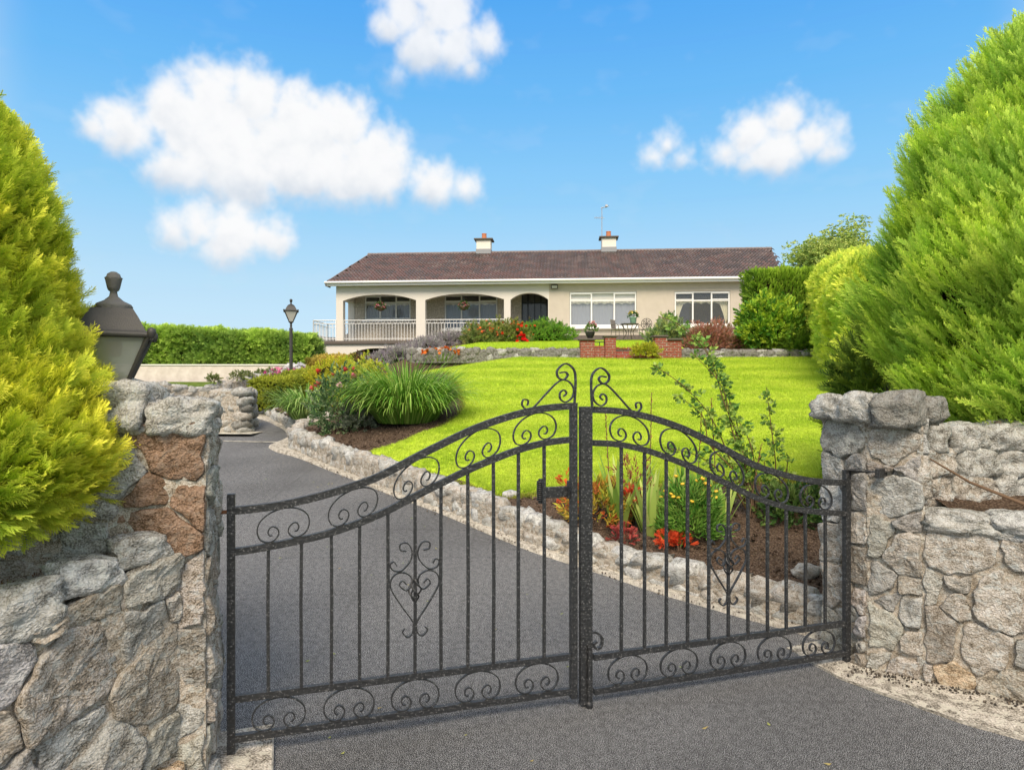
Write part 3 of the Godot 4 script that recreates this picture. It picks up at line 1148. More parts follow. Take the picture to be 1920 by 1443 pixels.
func garden_walls() -> void:
	var t := thing("low_stone_wall", "knee-low wall of pale rounded stones curving along the inner edge of the drive", "wall", P(0, 0, 8))
	var path := []
	for k in 44:
		var d := lerpf(4.62, 13.1, k / 43.0)
		path.append(P(lerp_table(EDGE, d) + 0.09, 0, d))
	path.append(P(-3.85, 0, 13.4))
	path.append(P(-3.5, 0, 13.6))
	rubble(t, path, 2, func(p): return maxf(T(p.x + 0.15, -p.z) + 0.05, hr(-p.z) + 0.2), func(p): return hr(-p.z) - 0.03, 0.26, 0.24, ["stone_pale", "stone_warm", "stone_pale", "stone_grey", "stone_warm"])

	t = thing("low_stone_wall", "short low stone kerb under the clipped hedge at the drive's bend", "wall", P(-5.6, hr(16), 16))
	path = []
	for k in 12:
		var d := lerpf(14.2, 18.3, k / 11.0)
		path.append(P(lerp_table(EDGE, d) + 0.12, 0, d))
	rubble(t, path, 1, func(p): return hr(-p.z) + 0.2, func(p): return hr(-p.z) - 0.03, 0.3, 0.26, ["stone_grey", "stone_pale"])

	# rough pillar at the drive's left side
	t = thing("rubble_pillar", "squat weathered rubble pillar at the left side of the drive's bend", "pillar", P(-5.75, hr(13.9), 14.0))
	path = [P(-6.3, 0, 14.2), P(-5.35, 0, 13.85)]
	rubble(t, path, 6, func(p): return hr(13.9) + 0.86, func(_p): return hr(13.9) - 0.05, 0.3, 0.34, ["stone_grey", "stone_dark", "stone_warm", "stone_grey"])
	path = [P(-5.4, 0, 13.9), P(-5.5, 0, 14.5)]
	rubble(t, path, 6, func(p): return hr(13.9) + 0.84, func(_p): return hr(13.9) - 0.05, 0.3, 0.34, ["stone_grey", "stone_dark", "stone_warm"], false)
	var s := Shape.new()
	s.grid(10, 1, func(u, v): return P(lerpf(-6.6, -5.0, u), hr(13.6) + 0.03, lerpf(13.35, 14.1, v) - 0.1 * u))
	structure("concrete_strip", s.mesh(), M.pale_concrete)

	# rubble wall behind it, running back along the far side of the drive
	t = thing("rubble_wall", "long rough rubble wall with small plants on top along the far side of the drive", "wall", P(-8.5, hr(18), 18.5))
	path = [P(-10.2, 0, 16.6), P(-9.0, 0, 17.4), P(-7.9, 0, 18.8), P(-7.35, 0, 20.2), P(-6.95, 0, 22.0), P(-6.4, 0, 24.0)]
	rubble(t, path, 3, func(p): return hr(-p.z) + 0.58 + 0.1 * sin(p.x * 4.0), func(p): return hr(-p.z) - 0.05, 0.36, 0.36, ["stone_grey", "stone_grey", "stone_pale", "stone_warm"])
	s = Shape.new()
	s.grid(14, 1, func(u, v):
		var at := _along(path, 2.0 + u * 5.6)
		var p: Vector3 = at[0]
		return p + Vector3(0.12 + 0.35 * (1.0 - v), hr(-p.z) + 0.03, 0.1))
	structure("concrete_strip", s.mesh(), M.pale_concrete)

	# retaining walls between the two lawns
	t = thing("retaining_wall", "low grey stone retaining wall between the two lawns, left of the brick steps", "wall", P(0, lawn_plane(20.4), 20.4), 0, "stone retaining walls between the lawns")
	path = [P(-3.1, 0, 20.7), P(-2.3, 0, 20.5), P(0, 0, 20.5), P(1.95, 0, 20.42)]
	rubble(t, path, 2, func(p): return upper_plane(20.5) + 0.02 + 0.0 * p.x, func(_p): return lawn_plane(20.4) - 0.06, 0.26, 0.24, ["stone_dark", "stone_dark", "stone_dark", "stone_grey"], true, "stone_dark")
	t = thing("retaining_wall", "low grey stone retaining wall below the shrub border, right of the brick steps", "wall", P(7, lawn_plane(20.4), 20.4), 0, "stone retaining walls between the lawns")
	path = [P(5.0, 0, 20.5), P(7, 0, 20.6), P(9.9, 0, 20.5)]
	rubble(t, path, 2, func(p): return upper_plane(20.5) - 0.02 + 0.0 * p.x, func(_p): return lawn_plane(20.4) - 0.06, 0.3, 0.26, ["stone_dark", "stone_grey", "stone_dark"], true, "stone_dark")

	# rendered boundary wall on the left
	t = thing("boundary_wall", "long low cream rendered boundary wall under the left hedge", "wall", P(-11, hr(24), 24.2))
	s = Shape.new()
	s.box(Vector3(-0.6, 0.32, 0), Vector3(12.6, 0.76, 0.2), Basis(), 0.01)
	part("wall_face", s.mesh(), M.boundary_render, t)
	s = Shape.new()
	s.box(Vector3(-0.6, 0.725, 0), Vector3(12.66, 0.05, 0.26), Basis(), 0.012)
	part("coping", s.mesh(), M.soffit, t)


# ---------- gate ----------
const TOP := [[0.017, 1.175], [0.307, 1.205], [0.665, 1.298], [0.936, 1.428], [1.22, 1.552], [1.518, 1.632], [1.76, 1.655]]
const MID := [[0.017, 0.98], [0.407, 1.03], [0.665, 1.107], [0.936, 1.229], [1.22, 1.35], [1.518, 1.443], [1.76, 1.47]]
const BARS := [0.167, 0.319, 0.46, 0.597, 0.737, 0.875, 1.011, 1.153, 1.293, 1.433, 1.58]


func curve_at(c: Array, u: float) -> float:
	for k in c.size() - 1:
		if u <= c[k + 1][0] or k == c.size() - 2:
			var a = c[maxi(k - 1, 0)]
			var d = c[mini(k + 2, c.size() - 1)]
			return cubic_interpolate(c[k][1], c[k + 1][1], a[1], d[1], clampf((u - c[k][0]) / (c[k + 1][0] - c[k][0]), 0, 1))
	return 0.0


func scroll_pts() -> Array:
	var half := [[-0.42, 0.2], [-0.52, 0.2], [-0.59, 0.31], [-0.52, 0.44], [-0.38, 0.47], [-0.22, 0.36], [-0.19, 0.2], [-0.34, 0.04], [-0.6, 0.0], [-0.88, 0.12], [-1.0, 0.4], [-0.88, 0.7], [-0.5, 0.92], [0, 1.0]]
	var p := v3(half)
	for k in range(half.size() - 2, -1, -1):
		p.append(Vector3(-half[k][0], half[k][1], 0))
	return spline(p, 5)


func gate_leaf(right: bool) -> void:
	var t := thing("gate_leaf", "black wrought iron gate leaf on the right with the broad meeting post and drop bolt" if right else "black wrought iron gate leaf on the left with a spring closer behind its meeting post", "gate", P(2.12, 0, 4.39) if right else P(-1.33, 0, 3.28), atan2(0.306, 0.952), "pair of iron gate leaves")
	var sx := -1.0 if right else 1.0
	var dy := -0.022 if right else 0.0
	var z := Vector3.BACK
	var put := func(u: float, v: float) -> Vector3: return Vector3(u * sx, v + dy, 0)
	var one := func(called: String, pts: Array, w: float, th: float) -> MeshInstance3D:
		var s := Shape.new()
		var q := []
		for p in pts:
			q.append(Vector3(p.x * sx, p.y + dy, p.z))
		s.bar(q, w, th, z)
		return part(called, s.mesh(), M.iron, t)
	one.call("hinge_post", [Vector3(0, 0.03, 0), Vector3(0, 0.6, 0), Vector3(0, 1.255, 0)], 0.036, 0.036)
	var s := Shape.new()
	s.tube([Vector3(0, -0.01, 0), Vector3(0, 0.1 + dy, 0)], [0.014, 0.014], 8)
	part("hinge_pin", s.mesh(), M.rust if right else M.iron, t)
	if right:
		one.call("meeting_post", [Vector3(1.8, 0.03, 0.004), Vector3(1.8, 0.8, 0.004), Vector3(1.8, 1.672, 0.004)], 0.068, 0.036)
	else:
		one.call("meeting_post", [Vector3(1.752, 0.05, 0), Vector3(1.752, 0.8, 0), Vector3(1.752, 1.672, 0)], 0.036, 0.036)
	var top := []
	var mid := []
	for k in 33:
		var u := lerpf(0.0, 1.75, k / 32.0)
		top.append(Vector3(u, curve_at(TOP, u), 0))
		mid.append(Vector3(u, curve_at(MID, u), 0))
	one.call("top_rail", top, 0.036, 0.03)
	one.call("arched_rail", mid, 0.033, 0.03)
	one.call("lower_rail", [Vector3(0, 0.285, 0), Vector3(0.9, 0.283, 0), Vector3(1.75, 0.28, 0)], 0.033, 0.03)
	one.call("bottom_rail", [Vector3(0, 0.097, 0), Vector3(0.9, 0.094, 0), Vector3(1.75, 0.09, 0)], 0.033, 0.03)
	for u in BARS:
		var wob := rf(-0.003, 0.003)
		one.call("bar", [Vector3(u, 0.29, 0), Vector3(u + wob, 0.7, 0.001), Vector3(u, curve_at(MID, u) - 0.005, 0)], 0.0155, 0.0155)
	var sp := scroll_pts()
	for q in [[0.236, 0.12], [0.566, 0.12], [0.884, 0.117], [1.211, 0.121], [1.527, 0.123]]:
		var pts := []
		for p in sp:
			var u: float = q[0] + p.x * q[1]
			var lo := curve_at(MID, u) + 0.02
			var hi := curve_at(TOP, q[0]) - curve_at(MID, q[0]) - 0.038
			pts.append(Vector3(u, minf(lo + p.y * hi, curve_at(TOP, u) - 0.018), 0))
		one.call("scroll", pts, 0.0065, 0.014)
	for k in 5:
		var pts := []
		for p in sp:
			pts.append(Vector3(0.215 + k * 0.331 + p.x * 0.122, 0.113 + p.y * 0.152, 0))
		one.call("scroll", pts, 0.0065, 0.014)
	# crest
	one.call("crest_scroll", spline(v3([[1.758, 1.66], [1.765, 1.795], [1.753, 1.857], [1.705, 1.887], [1.658, 1.851], [1.662, 1.812], [1.694, 1.799], [1.718, 1.823], [1.705, 1.84], [1.673, 1.836]])), 0.008, 0.02)
	one.call("crest_scroll", spline(v3([[1.694, 1.708], [1.711, 1.725], [1.696, 1.742], [1.673, 1.726], [1.675, 1.694], [1.705, 1.676], [1.744, 1.701], [1.754, 1.748], [1.727, 1.787], [1.686, 1.797], [1.647, 1.775], [1.592, 1.722], [1.516, 1.646], [1.483, 1.636], [1.454, 1.662], [1.462, 1.691], [1.488, 1.686], [1.484, 1.659]])), 0.0075, 0.015)
	# heart ornament with a twisted cage round the sixth bar
	for m in [-1.0, 1.0]:
		var a := []
		for q in [[-0.044, 0.935], [-0.074, 0.942], [-0.074, 0.972], [-0.039, 0.975], [-0.015, 0.933], [-0.024, 0.884], [-0.069, 0.838], [-0.112, 0.843], [-0.126, 0.872], [-0.108, 0.885], [-0.093, 0.864]]:
			a.append(Vector3(0.875 + q[0] * m, q[1] - 0.012, 0))
		one.call("heart_scroll", spline(a), 0.0065, 0.014)
		a = []
		for q in [[-0.044, 0.765], [-0.064, 0.785], [-0.079, 0.763], [-0.044, 0.735], [-0.017, 0.763], [-0.024, 0.806], [-0.069, 0.829], [-0.113, 0.809], [-0.123, 0.752], [-0.069, 0.658], [-0.014, 0.577], [-0.008, 0.546], [-0.014, 0.512], [-0.039, 0.497], [-0.064, 0.523], [-0.051, 0.541]]:
			a.append(Vector3(0.875 + q[0] * m, q[1] - 0.012, 0))
		one.call("heart_scroll", spline(a), 0.0065, 0.014)
	s = Shape.new()
	for k in 4:
		var pts := []
		for j in 15:
			var f := j / 14.0
			var an := k * TAU / 4.0 + f * 3.4
			var r := 0.006 + 0.026 * sin(f * PI)
			pts.append(put.call(0.875, 0.665 + 0.115 * f) + Vector3(cos(an) * r, 0, sin(an) * r))
		var rad := []
		rad.resize(15)
		rad.fill(0.0048)
		s.tube(pts, rad, 6)
	part("twisted_cage", s.mesh(), M.iron, t)
	s = Shape.new()
	if right:
		s.tube([Vector3(-1.79, -0.005, 0.03), Vector3(-1.79, 0.34, 0.03)], [0.012, 0.012], 8)
		s.lathe([[0.0, -0.012], [0.02, -0.01], [0.022, 0.02], [0.012, 0.03]], 10, Vector3(-1.79, 0.0, 0.03))
		part("drop_bolt", s.mesh(), M.iron, t)
		one.call("bolt_handle", spline(v3([[1.775, 0.42], [1.735, 0.415], [1.7, 0.38], [1.705, 0.335], [1.735, 0.325], [1.75, 0.35], [1.73, 0.365]])), 0.012, 0.02)
	else:
		s.tube([Vector3(-0.16, 1.17, 0.0), Vector3(0.0, 1.17, 0.0)], [0.009, 0.009], 8)
		part("hinge_rod", s.mesh(), M.rust, t)
		s = Shape.new()
		s.box(Vector3(1.672, 1.178, -0.045), Vector3(0.16, 0.06, 0.02), Basis(), 0.003)
		s.box(Vector3(1.745, 1.19, -0.03), Vector3(0.03, 0.1, 0.03), Basis(), 0.003)
		part("closer_plate", s.mesh(), M.iron, t)
		s = Shape.new()
		var pts := []
		var rad := []
		for k in 90:
			var an := k * 0.7
			pts.append(Vector3(1.575 + cos(an) * 0.018, 1.135 + k * 0.00122, -0.045 + sin(an) * 0.018))
			rad.append(0.0042)
		s.tube(pts, rad, 5)
		s.tube([Vector3(1.575, 1.12, -0.045), Vector3(1.575, 1.255, -0.045)], [0.012, 0.012], 8)
		part("coil_spring", s.mesh(), M.iron, t)


# ---------- lamps ----------
# a four-sided lantern: half widths and heights from the bottom up
func lantern(t: Node3D, o: Vector3, k: float, big: bool) -> void:
	var bw := 0.042 * k
	var tw := 0.145 * k
	var h := 0.245 * k
	var s := Shape.new()
	s.lathe([[0.03 * k, -0.1 * k], [0.022 * k, -0.06 * k], [0.03 * k, -0.03 * k], [bw * 1.3, -0.012 * k], [bw * 1.45, 0.004 * k], [0.0, 0.01 * k]], 12, o)
	part("lantern_base", s.mesh(), M.lamp_iron, t)
	for j in 4:
		var an := PI / 4 + j * PI / 2
		var d := Vector3(cos(an), 0, sin(an)) * sqrt(2.0)
		s = Shape.new()
		s.tube([o + d * bw, o + d * tw * 0.98 + Vector3(0, h, 0)], [0.011 * k, 0.012 * k], 6)
		s.lathe([[0.0, 0.04 * k], [0.016 * k, 0.032 * k], [0.02 * k, 0.014 * k], [0.013 * k, -0.006 * k], [0.0, -0.012 * k]], 8, o + d * (tw + 0.012 * k) + Vector3(0, h, 0))
		part("corner_bar", s.mesh(), M.lamp_iron, t)
		var e := Vector3(cos(an + PI / 2), 0, sin(an + PI / 2)) * sqrt(2.0)
		s = Shape.new()
		s.quad(o + d * (bw - 0.004), o + d * (tw - 0.006) + Vector3(0, h, 0), o + e * (tw - 0.006) + Vector3(0, h, 0), o + e * (bw - 0.004))
		part("pane", s.mesh(), M.dusty_glass if big else M.opal_glass, t)
		s = Shape.new()
		s.tube([o + d * tw + Vector3(0, h + 0.008 * k, 0), o + e * tw + Vector3(0, h + 0.008 * k, 0)], [0.015 * k, 0.015 * k], 6)
		part("rim_bar", s.mesh(), M.lamp_iron, t)
	s = Shape.new()
	var r2 := sqrt(2.0)
	s.lathe([[tw * r2 * 0.99, h + 0.012 * k], [tw * r2 * 0.9, h + 0.03 * k], [tw * r2 * 0.7, h + 0.09 * k], [tw * r2 * 0.56, h + 0.125 * k], [0.0, h + 0.13 * k]], 4, o, PI / 4, true)
	part("lantern_roof", s.mesh(), M.lamp_iron, t)
	s = Shape.new()
	s.lathe([[0.075 * k, h + 0.12 * k], [0.078 * k, h + 0.138 * k], [0.07 * k, h + 0.15 * k], [0.04 * k, h + 0.165 * k], [0.018 * k, h + 0.185 * k], [0.014 * k, h + 0.205 * k], [0.022 * k, h + 0.212 * k], [0.026 * k, h + 0.222 * k], [0.034 * k, h + 0.26 * k], [0.037 * k, h + 0.268 * k], [0.03 * k, h + 0.272 * k], [0.026 * k, h + 0.285 * k], [0.012 * k, h + 0.295 * k], [0.0, h + 0.297 * k]], 16, o)
	part("finial", s.mesh(), M.lamp_cap if big else M.lamp_iron, t)
	s = Shape.new()
	s.lathe([[0.0, h - 0.09 * k], [0.03 * k, h - 0.085 * k], [0.036 * k, h - 0.04 * k], [0.02 * k, h + 0.0], [0.0, h]], 10, o)
	part("bulb", s.mesh(), M.lamp_cap if big else M.opal_glass, t)


func lamps() -> void:
	var t := thing("lantern", "large weathered iron lantern on the left gate pillar, half hidden by the golden conifer", "lantern", P(-1.8, 1.62, 3.13), 0.45)
	var s := Shape.new()
	s.lathe([[0.06, -0.03], [0.06, 0.01], [0.03, 0.03], [0.026, 0.1]], 12)
	part("lantern_foot", s.mesh(), M.lamp_iron, t)
	lantern(t, Vector3(0, 0.12, 0), 1.0, true)

	t = thing("lamp_post", "slim black lamp post with a tapered lantern beside the bend of the drive", "lamp post", P(-6.06, 1.42, 19.0), 0.3)
	s = Shape.new()
	s.lathe([[0.09, -0.1], [0.09, 0.05], [0.07, 0.08], [0.06, 0.3], [0.055, 0.34], [0.046, 0.36], [0.044, 1.85], [0.05, 1.86], [0.05, 1.9], [0.03, 1.92], [0.026, 1.98]], 12)
	part("post", s.mesh(), M.lamp_iron, t)
	lantern(t, Vector3(0, 2.08, 0), 1.16, false)


# ---------- house ----------
# a wall slab in the x-y plane of its front z, with rectangular openings [x0, x1, y0, y1]
func holed(s: Shape, x0: float, x1: float, y0: float, y1: float, z: float, th: float, holes: Array) -> void:
	var xs := [x0, x1]
	var ys := [y0, y1]
	for h in holes:
		xs.append(h[0])
		xs.append(h[1])
		ys.append(h[2])
		ys.append(h[3])
	xs.sort()
	ys.sort()
	for a in xs.size() - 1:
		for b in ys.size() - 1:
			if xs[a + 1] - xs[a] < 0.001 or ys[b + 1] - ys[b] < 0.001:
				continue
			var mx: float = (xs[a] + xs[a + 1]) * 0.5
			var my: float = (ys[b] + ys[b + 1]) * 0.5
			var open := false
			for h in holes:
				if mx > h[0] and mx < h[1] and my > h[2] and my < h[3]:
					open = true
			if open:
				continue
			s.quad(Vector3(xs[a], ys[b], z), Vector3(xs[a], ys[b + 1], z), Vector3(xs[a + 1], ys[b + 1], z), Vector3(xs[a + 1], ys[b], z))
			s.quad(Vector3(xs[a + 1], ys[b], z - th), Vector3(xs[a + 1], ys[b + 1], z - th), Vector3(xs[a], ys[b + 1], z - th), Vector3(xs[a], ys[b], z - th))
	for h in holes:
		s.quad(Vector3(h[0], h[2], z - th), Vector3(h[0], h[3], z - th), Vector3(h[0], h[3], z), Vector3(h[0], h[2], z))
		s.quad(Vector3(h[1], h[2], z), Vector3(h[1], h[3], z), Vector3(h[1], h[3], z - th), Vector3(h[1], h[2], z - th))
		s.quad(Vector3(h[0], h[3], z), Vector3(h[0], h[3], z - th), Vector3(h[1], h[3], z - th), Vector3(h[1], h[3], z))
		s.quad(Vector3(h[0], h[2], z - th), Vector3(h[0], h[2], z), Vector3(h[1], h[2], z), Vector3(h[1], h[2], z - th))


# the wall over segmental arches: openings [x0, x1, spring, crown]
func arcade(s: Shape, x0: float, x1: float, y0: float, y1: float, z: float, th: float, open: Array) -> void:
	var x := x0
	for o in open:
		if o[0] - x > 0.01:
			s.box(Vector3((x + o[0]) * 0.5, (y0 + y1) * 0.5, z - th * 0.5), Vector3(o[0] - x, y1 - y0, th))
		var n := 18
		for k in n:
			var f0 := 2.0 * k / n - 1.0
			var f1 := 2.0 * (k + 1) / n - 1.0
			var a := lerpf(o[0], o[1], float(k) / n)
			var b := lerpf(o[0], o[1], float(k + 1) / n)
			var ya: float = lerpf(o[2], o[3], 1.0 - pow(absf(f0), 2.3))
			var yb: float = lerpf(o[2], o[3], 1.0 - pow(absf(f1), 2.3))
			s.quad(Vector3(a, ya, z), Vector3(a, y1, z), Vector3(b, y1, z), Vector3(b, yb, z))
			s.quad(Vector3(b, yb, z - th), Vector3(b, y1, z - th), Vector3(a, y1, z - th), Vector3(a, ya, z - th))
			s.quad(Vector3(a, ya, z - th), Vector3(a, ya, z), Vector3(b, yb, z), Vector3(b, yb, z - th))
		x = o[1]
	if x1 - x > 0.005:
		s.box(Vector3((x + x1) * 0.5, (y0 + y1) * 0.5, z - th * 0.5), Vector3(x1 - x, y1 - y0, th))


# frame, mullions, transom, panes and the room behind
func window(t: Node3D, x0: float, x1: float, y0: float, y1: float, z: float, xs: Array, transom: float, fm: StandardMaterial3D, fw := 0.055) -> MeshInstance3D:
	var s := Shape.new()
	var w := x1 - x0
	var h := y1 - y0
	var cols := [x0] + xs + [x1]
	s.box(Vector3((x0 + x1) * 0.5, y0 + fw * 0.5, z), Vector3(w, fw, 0.08), Basis(), 0.004)
	s.box(Vector3((x0 + x1) * 0.5, y1 - fw * 0.5, z), Vector3(w, fw, 0.08), Basis(), 0.004)
	s.box(Vector3(x0 + fw * 0.5, (y0 + y1) * 0.5, z), Vector3(fw, h - 2 * fw, 0.08), Basis(), 0.004)
	s.box(Vector3(x1 - fw * 0.5, (y0 + y1) * 0.5, z), Vector3(fw, h - 2 * fw, 0.08), Basis(), 0.004)
	for x in xs:
		s.box(Vector3(x, (y0 + y1) * 0.5, z), Vector3(fw * 1.1, h - 2 * fw, 0.07), Basis(), 0.004)
	for k in cols.size() - 1:
		if transom > y0:
			s.box(Vector3((cols[k] + cols[k + 1]) * 0.5, transom, z + 0.002), Vector3(cols[k + 1] - cols[k] - fw * 1.1, fw, 0.068), Basis(), 0.004)
			# the opening light at the top has a sash of its own
			if k != 1 or cols.size() == 3:
				var a: float = cols[k] + fw * 0.55
				var b: float = cols[k + 1] - fw * 0.55
				s.box(Vector3((a + b) * 0.5, y1 - fw * 1.3, z + 0.02), Vector3(b - a, fw * 0.7, 0.06))
				s.box(Vector3((a + b) * 0.5, transom + fw * 0.75, z + 0.02), Vector3(b - a, fw * 0.7, 0.06))
	var win := part("window", s.mesh(), fm, t)
	for k in cols.size() - 1:
		var rows := [[y0, y1]] if transom <= y0 else [[y0, transom], [transom, y1]]
		for r in rows:
			s = Shape.new()
			s.quad(Vector3(cols[k] + 0.02, r[0] + 0.02, z), Vector3(cols[k] + 0.02, r[1] - 0.02, z), Vector3(cols[k + 1] - 0.02, r[1] - 0.02, z), Vector3(cols[k + 1] - 0.02, r[0] + 0.02, z))
			part("pane", s.mesh(), M.glass, win)
	return win


func room(t: Node3D, x0: float, x1: float, y0: float, y1: float, z: float, deep: float) -> void:
	var s := Shape.new()
	var a := Vector3(x0 - 0.3, y0 - 0.5, z)
	var b := Vector3(x1 + 0.3, y1 + 0.25, z - deep)
	s.quad(Vector3(a.x, a.y, b.z), Vector3(a.x, b.y, b.z), Vector3(b.x, b.y, b.z), Vector3(b.x, a.y, b.z))
	s.quad(Vector3(a.x, a.y, a.z), Vector3(a.x, b.y, a.z), Vector3(a.x, b.y, b.z), Vector3(a.x, a.y, b.z))
	s.quad(Vector3(b.x, a.y, b.z), Vector3(b.x, b.y, b.z), Vector3(b.x, b.y, a.z), Vector3(b.x, a.y, a.z))
	s.quad(Vector3(a.x, b.y, a.z), Vector3(b.x, b.y, a.z), Vector3(b.x, b.y, b.z), Vector3(a.x, b.y, b.z))
	s.quad(Vector3(a.x, a.y, a.z), Vector3(a.x, a.y, b.z), Vector3(b.x, a.y, b.z), Vector3(b.x, a.y, a.z))
	part("room", s.mesh(), M.interior, t)


# hanging cloth with folds, its lower edge scalloped
func drape(win: Node3D, called: String, x0: float, x1: float, y0: float, y1: float, z: float, m: Material, scallop := 0.0, folds := 40.0) -> void:
	var s := Shape.new()
	s.grid(60, 4, func(u, t):
		var x: float = lerpf(x0, x1, u)
		var lowest: float = y0 + scallop * absf(sin((x - x0) * 9.0))
		return Vector3(x, lerpf(lowest, y1, t), z + 0.015 * sin(x * folds) + 0.01 * sin(x * folds * 0.37)))
	part(called, s.mesh(), m, win)


func house() -> void:
	var t := thing("bungalow", "long cream bungalow with a brown tiled roof and an arched porch on the left", "house", P(-7.44, 3.62, 29.3), -0.0794)
	var s := Shape.new()
	# arcade of the porch
	arcade(s, 0.0, 9.0, 0.0, 2.36, 0.0, 0.3, [[0.3, 3.43, 1.7, 1.95], [3.82, 7.13, 1.7, 1.95], [7.4, 8.96, 1.68, 1.95]])
	s.box(Vector3(0.15, 2.08, -0.95), Vector3(0.296, 0.55, 1.3))
	s.box(Vector3(0.16, 1.175, -1.75), Vector3(0.32, 2.35, 0.3))
	part("arcade", s.mesh(), M.arcade_render, t)
	# recessed wall of the porch
	var ph := [[0.75, 2.84, 1.05, 2.14], [4.34, 6.7, 0.62, 2.14], [7.75, 8.9, 0.03, 2.16]]
	s = Shape.new()
	holed(s, 0.3, 9.2, 0.0, 2.36, -1.6, 0.3, ph)
	part("porch_wall", s.mesh(), M.pebbledash, t)
	# right-hand front wall
	var fh := [[9.84, 12.57, 0.56, 1.98], [14.1, 16.32, 0.58, 1.96]]
	s = Shape.new()
	holed(s, 9.0, 18.3, 0.0, 2.36, -0.025, 0.3, fh)
	part("front_wall", s.mesh(), M.render, t)
	s = Shape.new()
	s.box(Vector3(13.65, 0.02, -0.01), Vector3(9.3, 0.34, 0.04))
	part("plinth", s.mesh(), M.slab, t)
	# other walls, gables
	s = Shape.new()
	s.box(Vector3(0.35, 1.18, -4.9), Vector3(0.3, 2.36, 6.0))
	s.box(Vector3(18.15, 1.18, -3.9), Vector3(0.3, 2.36, 7.1))
	s.box(Vector3(9.2, 1.18, -7.45), Vector3(18.1, 2.36, 0.28))
	s.box(Vector3(9.1, 1.18, -0.95), Vector3(0.2, 2.36, 1.25))
	for x in [0.45, 18.2]:
		s.flat3(Vector3(x, 2.36, -0.1), Vector3(x, 4.15, -3.7), Vector3(x, 2.36, -7.4))
	part("wall", s.mesh(), M.render, t)
	s = Shape.new()
	s.box(Vector3(4.6, 2.4, -0.85), Vector3(9.0, 0.06, 1.6))
	part("porch_ceiling", s.mesh(), M.soffit, t)
	s = Shape.new()
	s.box(Vector3(4.0, -0.06, -0.88), Vector3(10.1, 0.14, 1.96), Basis(), 0.01)
	part("porch_floor", s.mesh(), M.slab, t)
	# lower storey under the porch
	s = Shape.new()
	arcade(s, -1.0, 9.0, -2.6, -0.13, 0.0, 0.3, [[0.28, 3.3, -0.72, -0.3]])
	s.box(Vector3(-0.85, -1.365, -0.95), Vector3(0.3, 2.47, 1.3))
	part("lower_wall", s.mesh(), M.arcade_render, t)
	s = Shape.new()
	s.box(Vector3(2.0, -1.3, -1.8), Vector3(6.0, 2.3, 0.2))
	part("garage_door", s.mesh(), M.slab, t)

	# windows
	for w in [[ph[0], [1.45, 2.17], 1.8, -1.66], [ph[1], [5.1, 5.9], 1.8, -1.66], [fh[0], [10.74, 11.67], 1.61, -0.1], [fh[1], [14.84, 15.59], 1.58, -0.1]]:
		var h: Array = w[0]
		var win := window(t, h[0] + 0.01, h[1] - 0.01, h[2] + 0.01, h[3] - 0.01, w[3], w[1], w[2], M.white_paint)
		room(t, h[0], h[1], h[2], h[3], w[3] - 0.24, 3.0)
		var sill := Shape.new()
		sill.box(Vector3((h[0] + h[1]) * 0.5, h[2] - 0.06, w[3] + 0.11), Vector3(h[1] - h[0] + 0.14, 0.12, 0.26), Basis(), 0.01)
		part("sill", sill.mesh(), M.white_paint, win)
		if h == fh[1]:
			drape(win, "pelmet", h[0] + 0.05, h[1] - 0.05, 1.45, 1.6, w[3] - 0.1, M.curtain, 0.06)
			for sd in [0, 1]:
				s = Shape.new()
				s.grid(16, 12, func(u, f):
					var y: float = lerpf(h[2], 1.6, f)
					var wide: float = 0.1 + 0.3 * pow(f, 1.6)
					var x: float = (h[0] + 0.05 + u * wide) if sd == 0 else (h[1] - 0.05 - u * wide)
					return Vector3(x, y, w[3] - 0.14 + 0.025 * sin(u * 22.0)))
				part("curtain", s.mesh(), M.curtain, win)
		else:
			drape(win, "reflection_net_curtain", h[0] + 0.04, h[1] - 0.04, h[2] + 0.02, w[2] - 0.02, w[3] - 0.13, M.reflection_net_curtain, 0.0, 55.0)  # cloth coloured like the reflection in the glass before it
			drape(win, "pelmet", h[0] + 0.04, h[1] - 0.04, w[2] - 0.14, w[2] + 0.04, w[3] - 0.1, M.soffit, 0.05)
			if h == fh[0]:
				drape(win, "roller_blind", h[0] + 0.05, h[1] - 0.05, w[2], h[3] - 0.03, w[3] - 0.09, M.soffit, 0.0, 1.0)
	# front door with its glazed side light
	s = Shape.new()
	for q in [[7.78, 0.06], [8.04, 0.06], [8.33, 0.045], [8.6, 0.045], [8.87, 0.06]]:
		s.box(Vector3(q[0], 1.09, -1.66), Vector3(q[1], 2.12, 0.08))
	for y in [0.06, 0.75, 1.72, 2.13]:
		s.box(Vector3(8.325, y, -1.658), Vector3(1.12, 0.05 if y > 0.1 else 0.12, 0.06))
	var door := part("door", s.mesh(), M.black_paint, t)
	for q in [[7.8, 8.03], [8.06, 8.32], [8.34, 8.59], [8.61, 8.85]]:
		s = Shape.new()
		s.quad(Vector3(q[0], 0.08, -1.66), Vector3(q[0], 2.12, -1.66), Vector3(q[1], 2.12, -1.66), Vector3(q[1], 0.08, -1.66))
		part("pane", s.mesh(), M.glass, door)
	s = Shape.new()
	s.tube([Vector3(8.09, 1.02, -1.58), Vector3(8.09, 1.15, -1.58)], [0.012, 0.012], 6)
	s.tube([Vector3(8.09, 1.08, -1.58), Vector3(8.19, 1.08, -1.57)], [0.01, 0.01], 6)
	part("handle", s.mesh(), M.brass, door)
	room(t, 7.75, 8.9, 0.5, 2.16, -1.92, 2.0)

	# roof
	var eave := Vector3(0, 2.44, 0.36)
	var ridge := Vector3(0, 4.33, -3.7)
	var rear := Vector3(0, 2.44, -7.76)
	var slope := (ridge - eave)
	var sl := slope.length()
	var sd := slope / sl
